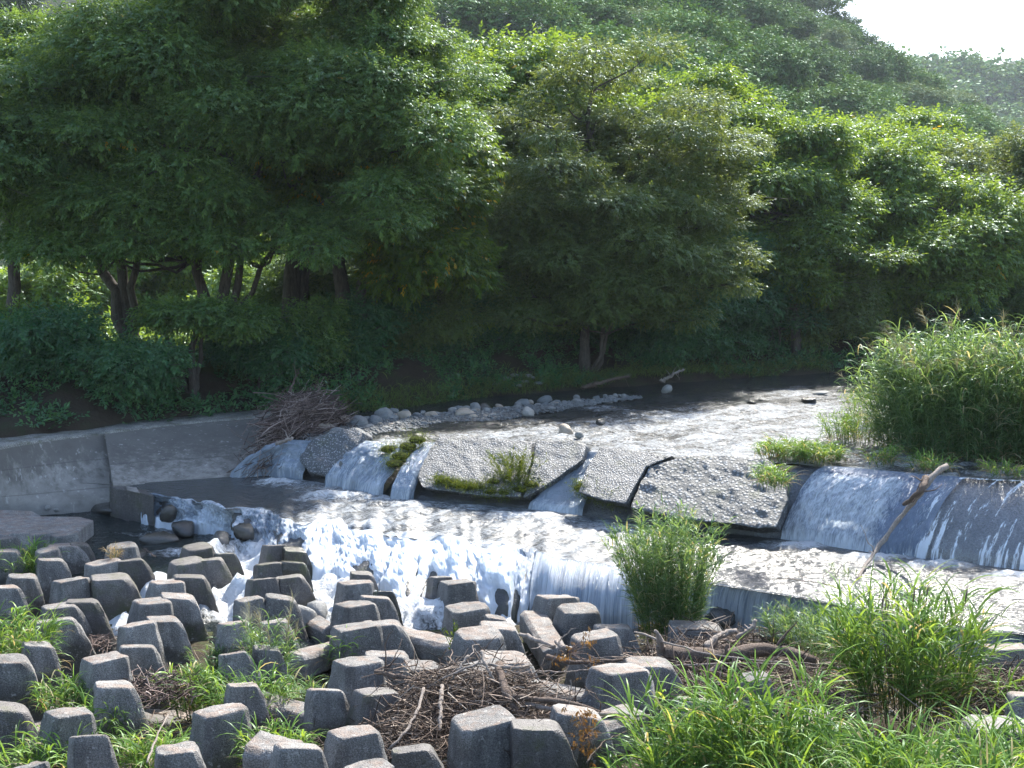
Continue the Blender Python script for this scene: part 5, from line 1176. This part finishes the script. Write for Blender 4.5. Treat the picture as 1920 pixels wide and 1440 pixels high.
# small yellow-green sprig in front of a block
P = at(850, 1215, 1.0); reed('small_sprig', 'small yellow-green sprig before the right centre row', P, .04, .04, .5, 6, RS(46), 'moss', .09, .016, 12, 0, (0, 0), 0, 1.0, .5, cat='plant')
P = at(213, 1045, 1.2); reed('dry_grass_sprig', 'dry golden grass sprig on the upper left blocks', P, .06, .06, .32, 22, RS(47), 'straw', .2, .006, 6, 0, (0, 0), 0, .8, .8, cat='grass')
# ================================================================ DRIFTWOOD
def branch(name, label, pts, r0, r1, mat='drift', twigs=0, seed=0, cat='driftwood', n=16, sides=9, wob=.02, knots=True):
    rs = RS(seed); pts = np.array([tuple(p) for p in pts]); s = np.linspace(0, len(pts) - 1, n)
    d = np.concatenate([[0], np.cumsum(np.linalg.norm(np.diff(pts, axis=0), axis=1))]); sd_ = np.linspace(0, d[-1], n)
    P = np.stack([np.interp(sd_, d, pts[:, k]) for k in range(3)], -1)
    for _ in range(2): P[1:-1] = (P[:-2] + 2 * P[1:-1] + P[2:]) / 4
    P += rs.normal(0, wob, P.shape); rad = np.linspace(r0, r1, n) * (1 + (rs.normal(0, .09, n) if knots else 0)); 
    ac = Acc(); V, Q, T = tube_np(P, rad, sides); V += (fbm3(V, 9, 2, seed) * r0 * .25)[:, None] * unit(V - np.repeat(P, sides, 0)); ac.add(V, Q, T, .6)
    for _ in range(twigs):
        i = rs.randint(3, n - 1); e = P[i] + unit(rs.normal(0, 1, 3) + [0, 0, .5]) * rs.uniform(.2, .55); ac.tube(wig(P[i], e, 6, .12, rs), np.linspace(rad[i] * .4, .004, 6), 5, .6)
    o = link(name, ac.mesh(name, M[mat])); return tag(o, label, cat)
def A3(L): return [at(*p) for p in L]
def heap(name, pts, rad, n, mat, seed, ln=(.15, .6), r=(.003, .010), mound=.0, base_dark=True, hue=(0, 1), bias=(0, 0, 0)):
    """tangle of dead sticks: one mass nobody could count"""
    rs = RS(seed); ac = Acc(); pts = [Vector(p) for p in pts]
    for i in range(n):
        c = np.array(pts[rs.randint(len(pts))]) + rs.normal(0, 1, 3) * rad
        d = unit(rs.normal(0, 1, 3) * [1, .8, .4] + np.array(bias)); L = rs.uniform(*ln) * .5; rr = rs.uniform(*r)
        P = wig(c - d * L, c + d * L, 4, .10, rs); ac.tube(P, np.linspace(rr, rr * .5, 4), 3, rs.uniform(*hue) ** 1.4, False)
    o = link(name, ac.mesh(name, M[mat])); o['kind'] = 'stuff'; return o
# reddish tangle on the end of the left wall, spilling into the first fall
heap('driftwood_twigs', A3([(585, 775, 2.6), (600, 785, 2.6), (570, 765, 2.65), (560, 795, 2.5), (545, 815, 2.35), (600, 800, 2.4), (580, 755, 2.8), (560, 770, 2.7)]), np.array([.30, .26, .16]), 1500, 'sticks_red', 1, (.25, 1.1), (.006, .018), bias=(.9, .2, .35))
heap('driftwood_twigs', A3([(535, 825, 2.2), (515, 850, 1.95), (530, 790, 2.5), (500, 870, 1.8)]), np.array([.25, .2, .12]), 420, 'sticks_red', 2, (.4, 1.2), (.005, .014), bias=(1.1, .2, 1.0))
br = [('stiff grey stick pointing up and right from the reddish tangle', [(585, 775, 2.7), (600, 752, 2.95), (606, 738, 3.1)], .018, .006), ('curved stick sweeping down the front of the reddish tangle', [(575, 790, 2.6), (540, 812, 2.4), (505, 838, 2.1), (488, 862, 1.85)], .02, .008), ('bare pale branch sticking up from the reddish tangle', [(570, 765, 2.7), (556, 742, 3.0), (540, 735, 3.1)], .022, .006), ('grey forked stick on the crown of the reddish tangle', [(545, 765, 2.6), (560, 778, 2.65), (535, 750, 2.95)], .03, .01), ('long thin branch reaching left from the reddish tangle onto the coping', [(600, 790, 2.5), (555, 785, 2.5), (500, 779, 2.45)], .025, .01), ('pale broken stick in the reddish tangle above the first fall', [(520, 832, 2.3), (545, 822, 2.5)], .035, .03)]
for i, (lab, pp, r0, r1) in enumerate(br): branch('branch', lab, A3(pp), r0, r1, 'drift', 2, 400 + i)
# heap between the front blocks
heap('dead_sticks', A3([(800, 1290, 1.5), (850, 1275, 1.55), (780, 1340, 1.4), (830, 1350, 1.35), (900, 1290, 1.55), (760, 1380, 1.35), (810, 1400, 1.3), (960, 1330, 1.5), (940, 1310, 1.6), (990, 1310, 1.5), (860, 1310, 1.5)]), np.array([.22, .22, .11]), 2600, 'sticks', 3, (.12, .5), (.003, .009))
heap('dead_sticks', A3([(985, 1340, 1.55), (990, 1380, 1.45), (995, 1420, 1.4), (980, 1300, 1.6)]), np.array([.07, .08, .12]), 420, 'sticks', 4, (.12, .4), (.003, .008))
# brush around the thick log
heap('dead_sticks', A3([(1270, 1250, 1.05), (1330, 1265, 1.0), (1400, 1270, 1.0), (1470, 1270, 1.0), (1340, 1300, 1.05), (1430, 1300, 1.05), (1500, 1310, 1.1), (1300, 1230, 1.05), (1390, 1210, 1.0)]), np.array([.35, .3, .08]), 2300, 'sticks', 5, (.2, .9), (.003, .010))
heap('dead_sticks', A3([(1830, 1290, 1.1), (1880, 1285, 1.15), (1910, 1300, 1.1), (1790, 1290, 1.0), (1850, 1320, 1.05), (1940, 1300, 1.1)]), np.array([.3, .25, .08]), 1300, 'sticks', 6, (.2, .7), (.003, .009))
heap('leaf_litter', A3([(275, 1275, 1.1), (300, 1285, 1.15), (320, 1295, 1.1), (180, 1205, .75), (290, 1300, 1.1)]), np.array([.22, .2, .03]), 420, 'sticks_red', 7, (.08, .35), (.003, .012))
heap('leaf_litter', A3([(480, 1205, .95), (540, 1350, 1.1), (590, 1400, 1.25), (620, 1420, 1.3), (430, 1400, 1.2)]), np.array([.2, .2, .03]), 300, 'sticks', 8, (.1, .4), (.003, .008))
# flood litter between the blocks
rs = RS(15); ac = Acc()
for i in range(2200):
    px, py = rs.uniform(-40, 1960), rs.uniform(1190, 1440); z = .8; P = at(px, py, z); P = np.array([P.x, P.y, bank(P.x, P.y) + .04 + abs(rs.normal(0, .04))])
    d_ = unit(rs.normal(0, 1, 3) * [1, 1, .15]) * rs.uniform(.05, .28); ac.tube(wig(P - d_, P + d_, 3, .1, rs), np.array([.007, .006, .003]) * rs.uniform(.5, 1.2), 3, rs.rand() ** 1.2, False)
o = link('flood_litter', ac.mesh('flood_litter', M['sticks'])); o['kind'] = 'stuff'
pts = []
for i in range(7000):
    px, py = rs.uniform(-60, 1980), rs.uniform(1150, 1440); P = at(px, py, .6); pts.append((P.x, P.y, bank(P.x, P.y) + rs.uniform(-.06, .05)))
pebbles('gravel', np.array(pts), .015, .05, M['rock'], 14).name = 'bank_gravel'
BR = [
 ('log', 'thick cut brown log lying across the blocks left of the reeds', [(1248, 1228, 1.2), (1330, 1235, 1.2), (1380, 1232, 1.22), (1420, 1215, 1.3), (1460, 1218, 1.28), (1530, 1240, 1.2)], .125, .06, 'drift_dark', 2),
 ('log', 'stub of a grey branch rising from the thick brown log to the right', [(1320, 1215, 1.25), (1350, 1192, 1.35), (1380, 1182, 1.4)], .055, .035, 'drift', 1),
 ('log', 'splintered upright stump end beside the cut end of the thick log', [(1243, 1228, 1.15), (1238, 1200, 1.4), (1230, 1182, 1.55)], .07, .02, 'drift', 0),
 ('branch', 'upright broken stake crossing the thick brown log', [(1352, 1262, 1.0), (1360, 1230, 1.3), (1364, 1207, 1.45)], .035, .02, 'drift_dark', 0),
 ('branch', 'grey forked stick leaning below the thick brown log', [(1322, 1272, 1.05), (1345, 1250, 1.2), (1358, 1240, 1.25)], .05, .03, 'drift', 0),
 ('branch', 'short pale branch end right of the brush, pointing up', [(1385, 1195, 1.2), (1410, 1180, 1.35), (1417, 1163, 1.45)], .045, .02, 'drift', 1),
 ('branch', 'long thin bare branch running over the thick brown log', [(1190, 1185, 1.35), (1260, 1208, 1.4), (1340, 1230, 1.45), (1440, 1240, 1.4), (1560, 1245, 1.3)], .014, .008, 'drift', 3),
 ('branch', 'second thin branch just below the thick brown log', [(1235, 1250, 1.3), (1330, 1245, 1.3), (1440, 1243, 1.35), (1560, 1255, 1.2)], .012, .007, 'drift', 2),
 ('branch', 'thick forked driftwood trunk standing in the heap of dead sticks', [(935, 1245, 1.85), (945, 1290, 1.75), (965, 1330, 1.65), (985, 1352, 1.55)], .05, .035, 'drift_dark', 0),
 ('branch', 'dark upper arm of the forked driftwood running right past the front blocks', [(962, 1308, 1.75), (1020, 1312, 1.72), (1090, 1322, 1.65), (1150, 1345, 1.5), (1205, 1362, 1.4)], .034, .012, 'drift_dark', 2),
 ('branch', 'long straight pale branch below the dark forked one', [(985, 1320, 1.68), (1060, 1335, 1.6), (1130, 1340, 1.55), (1220, 1342, 1.5)], .025, .018, 'drift', 1),
 ('branch', 'pale grey branch arching left over the heap of dead sticks', [(992, 1250, 1.85), (960, 1255, 1.85), (920, 1245, 1.88), (880, 1248, 1.82), (840, 1268, 1.75), (800, 1290, 1.6)], .02, .01, 'drift', 2),
 ('branch', 'thick bare branch end at the left top of the heap of dead sticks', [(705, 1258, 1.6), (740, 1268, 1.62), (780, 1272, 1.6), (812, 1288, 1.5)], .028, .02, 'drift_dark', 2),
 ('branch', 'curved bleached branch hanging down the left of the heap', [(795, 1290, 1.7), (780, 1340, 1.6), (755, 1380, 1.5), (728, 1405, 1.4)], .018, .012, 'drift', 0),
 ('branch', 'short bleached stick standing in the middle of the heap', [(828, 1285, 1.7), (826, 1330, 1.6), (824, 1372, 1.45)], .022, .018, 'drift', 0),
 ('branch', 'upright pale stick leaning left of the forked trunk', [(902, 1222, 2.0), (912, 1250, 1.9), (928, 1278, 1.75)], .02, .014, 'drift', 0),
 ('branch', 'pale stick leaning over the half buried block', [(878, 1230, 1.9), (860, 1255, 1.8), (845, 1280, 1.65)], .018, .01, 'drift', 1),
 ('branch', 'grey branch lying between the reddish topped block and the double block', [(975, 1188, 1.3), (1010, 1202, 1.3), (1042, 1213, 1.25)], .032, .026, 'drift', 1),
 ('branch', 'short broken branch right of the grey one', [(1042, 1202, 1.3), (1055, 1215, 1.3), (1072, 1214, 1.3)], .03, .02, 'drift', 1),
 ('branch', 'thick brown branch lying below the withered leaves', [(1025, 1232, 1.25), (1070, 1243, 1.25), (1120, 1240, 1.25), (1168, 1238, 1.25)], .036, .022, 'drift_dark', 2),
 ('branch', 'thin twiggy branch under the thick brown one', [(1002, 1258, 1.2), (1060, 1260, 1.2), (1110, 1255, 1.25)], .012, .007, 'drift', 5),
 ('branch', 'bleached branch rising right out of the broad reed clump', [(1795, 1212, 1.35), (1830, 1190, 1.5), (1868, 1152, 1.75)], .02, .008, 'drift', 3),
 ('branch', 'bleached stick pointing left beneath the rising branch', [(1850, 1238, 1.3), (1800, 1242, 1.3), (1740, 1258, 1.2)], .022, .012, 'drift', 1),
 ('branch', 'thin reddish stick across the lower right brush pile', [(1812, 1252, 1.3), (1832, 1240, 1.35)], .014, .01, 'drift_dark', 0),
 ('branch', 'bent bare twig reaching from the weedy grass over the apron', [(1580, 1105, 1.3), (1540, 1092, 1.5), (1490, 1087, 1.6), (1455, 1085, 1.6)], .008, .004, 'drift_dark', 3),
 ('branch', 'bare stick in the shallows at the foot of the black pool', [(270, 1028, .95), (292, 1045, .95)], .012, .01, 'drift_dark', 0),
 ('branch', 'thin dry stalk curving beside the dark sloping block', [(1100, 1430, 1.7), (1130, 1390, 1.8), (1190, 1365, 1.8)], .008, .005, 'drift_dark', 1),
 ('branch', 'brown stick lying in the grass at the bottom left', [(275, 1430, 1.6), (300, 1370, 1.5), (315, 1340, 1.4)], .012, .008, 'drift', 0),
]
for i, (nm, lab, pp, r0, r1, m_, tw) in enumerate(BR): branch(nm, lab, A3(pp), r0, r1, m_, tw, 500 + i, 'log' if nm == 'log' else 'driftwood', wob=.006)
# the log stranded on the spillway
p0, p1 = facept(1745, 905), facept(1700, 945)
branch('log', 'bleached log stranded over the spillway crest, its long pale end reaching the apron', [at(1776, 872, 2.75), at(1750, 888, 2.62), at(1738, 905, 2.5), at(1725, 928, 2.25), at(1695, 962, 1.85), at(1665, 1000, 1.5), at(1645, 1030, 1.2), at(1622, 1062, 1.05), at(1608, 1085, 1.0)], .055, .022, 'drift', 2, 600, 'log', n=26, wob=.008)
branch('branch', 'dark rotten branch crossing the stranded log', [at(1735, 895, 2.62), at(1728, 918, 2.5), at(1712, 935, 2.3), at(1694, 945, 2.15)], .06, .03, 'drift_dark', 4, 601, wob=.01)
# driftwood on the far bank
branch('log', 'pale driftwood stump lying at the far water edge', [at(1240, 716, 2.5), at(1262, 704, 2.7), at(1282, 692, 2.9)], .06, .03, 'drift', 4, 602, 'log')
branch('log', 'fallen dark trunk at the foot of the far bank', [at(1090, 728, 2.4), at(1130, 716, 2.6), at(1180, 705, 2.8)], .07, .04, 'drift_dark', 3, 603, 'log')
branch('branch', 'bare dead branches hanging down the left bank', [at(530, 770, 2.6), at(545, 725, 3.1), at(560, 690, 3.4)], .03, .008, 'drift_dark', 8, 604)
pst = branch('fence_post', 'thin grey post on the meadow edge at the far left', [atd(103, 672, 33.5), atd(103, 588, 33.5)], .05, .045, 'bark', 0, 605, 'post', n=6, wob=0, knots=False)
# withered leaves hanging on twigs
rs = RS(9)
for lab, cc in (('withered orange-brown leaves on a twig before the double block', [(1100, 1200, 1.6), (1065, 1225, 1.45), (1115, 1245, 1.4)]), ('withered twigs dangling over the concrete saddle', [(1090, 1345, 1.75), (1100, 1375, 1.65), (1110, 1400, 1.5)])):
    pts = [at(*c) for c in cc]; c0 = sum(pts, Vector()) / 3; t = thing('withered_twig', lab, 'twig', tuple(c0)); ac = Acc()
    for p in pts:
        for _ in range(9): e = np.array(p - c0) + rs.normal(0, .08, 3); ac.tube(wig(np.array(pts[1] - c0), e, 5, .1, rs), np.linspace(.005, .002, 5), 3, .3)
    link('twigs', ac.mesh('twigs', M['sticks_red']), t)
    P = np.concatenate([np.array(p - c0) + rs.normal(0, .07, (14, 3)) for p in pts]); K = len(P)
    V, Q, rr = leaves_np(P, unit(rs.normal(0, 1, (K, 3)) + [0, 0, -.8]), unit(rs.normal(0, 1, (K, 3))), 4, .06, .010, .015, .8, rs, .5)
    kk = leafm('withered_leaves', [(0., (.14, .08, .035)), (1., (.26, .16, .07))], .3) if 'withered' not in M else M['withered']; M['withered'] = kk
    link('leaves', mesh_np('leaves', V, Q, kk, False, {'rnd': rr}), t)
# grass along the foot of the far bank
rs = RS(12); n = 6500; px = rs.uniform(560, 1560, n); x0 = np.array([at(p, np.interp(p, [560, 1560], [778, 696]), 2.35).x for p in px]); y0 = ye(x0) + np.abs(rs.normal(.25, .6, n)); z0 = ground_z(x0, y0)
az = rs.uniform(0, 6.28, n); el = rs.uniform(.7, 1.4, n); D = np.stack([np.cos(az) * np.cos(el), np.sin(az) * np.cos(el) - .2, np.sin(el)], 1)
V, Q, nv_ = blades_np(np.stack([x0, y0, z0], 1), D, rs.uniform(.2, .5, n), .013, rs, 3, 1.2)
o = link('bank_grass', mesh_np('bank_grass', V, Q, M['leaf_fine'], False, {'rnd': np.repeat(rs.rand(n) * .8, nv_)})); o['kind'] = 'stuff'
for i, (px, py) in enumerate([(970, 735), (985, 728), (1000, 742), (965, 722), (1180, 712), (1160, 722), (950, 745), (990, 715), (1005, 705), (930, 740)]):
    P = at(px, py, 2.5); x, y = P.x, ye(P.x) + .3 + .25 * (i % 4)
    o = link('river_stone', ROCKS[i % 8], None, (x, y, gz(x, y) + .05), (0, 0, i), (.15, .12, .08)); tag(o, 'pale stone lying in the grass at the foot of the far bank', 'stone', 'stones on the far bank')
# ================================================================ HILLSIDE
HB, HT = 82.0, 250.0
SIL = [(-2500, -190), (-600, -190), (0, -190), (900, -190), (1250, -150), (1400, -70), (1500, 30), (1580, 80), (1650, 140), (1710, 190), (1790, 240), (1850, 290), (1920, 350), (2000, 420), (2150, 455), (2600, 472)]
sx_ = np.array([a[0] for a in SIL], float); sy_ = np.array([a[1] for a in SIL], float)
def hill_pt(px, t):
    """px column, t 0 foot .. 1 ridge"""
    y0, y1 = HB + 8 * math.sin(px * .004), HT
    d = y0 + (y1 - y0) * t; ys = np.interp(px, sx_, sy_); zt = CH + (HY - ys) * HT / F * .965
    z = 3.2 + (zt - 3.2) * (t ** .9) - 2.0
    x = (px - 960) / F * d
    rav = vnoise(np.atleast_1d(x * .022), np.atleast_1d(d * .006), 51)[0] * 16 * math.sin(math.pi * min(1, t * 1.0)) * min(1, zt / 50)
    return np.array([x, d, z + rav])
hp = np.linspace(-2500, 2600, 170); ht = np.linspace(-.08, 1.0, 70)
V = np.array([[hill_pt(p, max(t, 0)) if t >= 0 else hill_pt(p, 0) - np.array([0, 6, 4]) for t in ht] for p in hp])
back = V[:, -1:].copy(); back[:, :, 1] += 120; back[:, :, 2] -= 40; V = np.concatenate([V, back], 1)
o = link('hillside', mesh_np('hillside', V.reshape(-1, 3), grid_faces(170, 71), M['forest_floor'], True)); o['kind'] = 'structure'
# crown templates: broadleaf clumps and conifers
def hill_tree_template(kind, seed, mat):
    rs = RS(seed); t = thing('hillside_tree', 'x', 'tree', (0, 0, 0), 0)
    if kind == 'b':
        pads = make_pads(rs, 34, (1, 1, .72), (.26, .46), .5, -.3, .15); pads = [(c + np.array([0, 0, .95]), r) for c, r in pads]
        V, Q, rr = crown_np(pads, rs, 58, 6, .082, .022, .035, .9, .3); tr = [((.1, 0, 1.2), .05)]
    else:
        Ps, As, Ns = [], [], []
        for z in np.linspace(.25, 2.7, 26):
            R0 = (2.8 - z) * .27 + .03; m = int(44 * R0 / .7) + 5; a = rs.uniform(0, 6.28, m); r = R0 * rs.uniform(.35, 1.08, m) * (1 + .2 * np.sin(a * 3 + z * 7))
            Ps.append(np.stack([np.cos(a) * r, np.sin(a) * r, z - r * .3 + rs.normal(0, .03, m)], 1)); As.append(unit(np.stack([np.cos(a), np.sin(a), -.25 + rs.normal(0, .2, m)], 1))); Ns.append(np.tile([0, 0, 1.], (m, 1)))
        P, A, N = map(np.concatenate, (Ps, As, Ns)); V, Q, rr = leaves_np(P, A, N, 7, .10, .02, .03, .7, rs, .15); tr = [((0, 0, 2.4), .04)]
    ac = Acc(); ac.tube(wig([0, 0, -.3], tr[0][0], 5, .03, rs), np.linspace(.05, .02, 5), 6, .3)
    link('trunk', ac.mesh('trunk', M['bark']), t); link('crown', mesh_np('crown', V, Q, M[mat], False, {'rnd': rr}), t)
    return t
TM = [hill_tree_template('b', 700 + i, 'leaf_hill') for i in range(5)] + [hill_tree_template('b', 720, 'leaf_pale'), hill_tree_template('b', 721, 'leaf_pale')] + [hill_tree_template('c', 730 + i, 'leaf_cedar') for i in range(2)]
rs = RS(99); cand = []
for tt in np.concatenate([[0, .02], np.linspace(.045, 1.0, 23)]):
    d = HB + (HT - HB) * tt; stepx = (8.0 + 2.0 * tt) / d * F
    for px in np.arange(-60 + rs.uniform(0, stepx), 2080, stepx):
        p = px + rs.uniform(-.35, .35) * stepx; t_ = min(1, max(0, tt + rs.uniform(-.014, .014))); P = hill_pt(p, t_); qx, qy = proj(P + [0, 0, 5])
        # hidden behind the big near trees, or above the frame
        if qy < -60: continue
        if qy > np.interp(qx, [0, 100, 200, 800, 830, 950, 1150, 1350, 1500, 1920], [90, 40, -50, -50, 160, 150, 150, 260, 320, 330]) + 70 : continue
        if 110 < qx < 740 and (tt > .35 or qy < 150): continue
        cand.append((P, qx, qy, d))
used = set(); nb = 0
labs = {'b': 'dense green tree in the broadleaf forest on the hillside', 'p': 'pale grey-green tree among the hillside forest', 'c': 'dark pointed cedar in the cedar stand on the hillside'}
cand.sort(key=lambda c: c[3])
for i, (P, qx, qy, d) in enumerate(cand):
    cedar = (790 < qx < 1075 and qy < 130 and vnoise(np.array([qx * .012]), np.array([qy * .02]), 4)[0] > -.22) or (qx < 160)
    if cedar: j = 7 + i % 2; s = rs.uniform(3.2, 4.2); lab, g_ = labs['c'], 'cedars on the hillside'
    elif rs.rand() < .16: j = 5 + i % 2; s = rs.uniform(3.6, 5.4); lab, g_ = labs['p'], 'pale trees on the hillside'
    else: j = rs.randint(0, 5); s = rs.uniform(3.4, 5.6); lab, g_ = labs['b'], 'broadleaf trees on the hillside'
    sc3 = (s * rs.uniform(.9, 1.2), s, s * rs.uniform(.85, 1.1)); P = P - np.array([0, 0, rs.uniform(-.6, 2.0)])
    if j not in used:
        t = TM[j]; t.location = tuple(P); t.scale = sc3; t.rotation_euler = (0, 0, rs.uniform(0, 6.28)); t['label'] = lab; t['group'] = g_; used.add(j)
    else: clone(TM[j], tuple(P), rs.uniform(0, 6.28), sc3, lab, g_)
    nb += 1
print('HILL TREES', nb)
# far ridges
def ridge(name, dist, pts, seed, dens, L, mat):
    px = np.linspace(pts[0][0], pts[-1][0], 90); py = np.interp(px, [p[0] for p in pts], [p[1] for p in pts])
    tt = np.linspace(0, 1, 24); V = []
    for p, y in zip(px, py):
        zt = CH + (HY - y) * dist / F; dd = dist * (.72 + .28 * tt); zz = 3 + (zt - 3) * tt ** .9
        V.append(np.stack([(p - 960) / F * dd, dd, zz], 1))
    V = np.array(V); V[..., 2] += fbm(V[..., 0] * .02, V[..., 1] * .02, 3, seed) * dist * .018 * np.sin(tt * math.pi * .95)[None]
    bk = V[:, -1:].copy(); bk[..., 1] += 200; bk[..., 2] -= 80; V = np.concatenate([V, bk], 1)
    o = link(name, mesh_np(name, V.reshape(-1, 3), grid_faces(90, 25), M['forest_floor'], True)); o['kind'] = 'structure'
    rs = RS(seed); G = V[:, :-1].reshape(-1, 3); ok = np.abs(proj(G)[0] - 1850) < 330; G = G[ok]; c = G[rs.randint(0, len(G), dens)] + rs.normal(0, 1, (dens, 3)) * [8, 8, .4]
    pads = [(ci, np.array([1, 1, .8]) * rs.uniform(3.2, 6)) for ci in c]
    Ps = []; 
    Vv, Q, rr = crown_np(pads, rs, .22, 4, L, L * .3, L * .4, .9, .2)
    o = link('far_forest', mesh_np('far_forest', Vv, Q, M[mat], False, {'rnd': rr})); o['kind'] = 'stuff'
ridge('far_hill', 520., [(1400, 300), (1600, 190), (1690, 138), (1740, 128), (1800, 128), (1850, 138), (1920, 150), (2000, 130), (2300, 60)], 61, 700, 2.2, 'leaf_hill')
ridge('far_hill', 800., [(1500, 200), (1820, 140), (1870, 125), (1920, 118), (2100, 105), (2400, 60)], 62, 500, 4.0, 'leaf_hill')
# ================================================================ HAZE
HZ = bpy.data.materials.new('haze_air'); HZ.use_nodes = True; t_ = HZ.node_tree; t_.nodes.clear()
ou = t_.nodes.new('ShaderNodeOutputMaterial'); pv = t_.nodes.new('ShaderNodeVolumePrincipled'); pv.inputs['Density'].default_value = HAZE = 0.00018
pv.inputs['Color'].default_value = (.80, .90, 1, 1); pv.inputs['Anisotropy'].default_value = .2
t_.links.new(pv.outputs[0], ou.inputs['Volume'])
x0, x1, y0, y1, z0, z1 = -3300, 3300, -60, 5300, -8, 175
hv = [(x, y, z) for z in (z0, z1) for y in (y0, y1) for x in (x0, x1)]
o = link('haze', mesh_np('haze', hv, np.array([(0, 2, 3, 1), (4, 5, 7, 6), (0, 1, 5, 4), (2, 6, 7, 3), (0, 4, 6, 2), (1, 3, 7, 5)]), HZ)); o['kind'] = 'stuff'
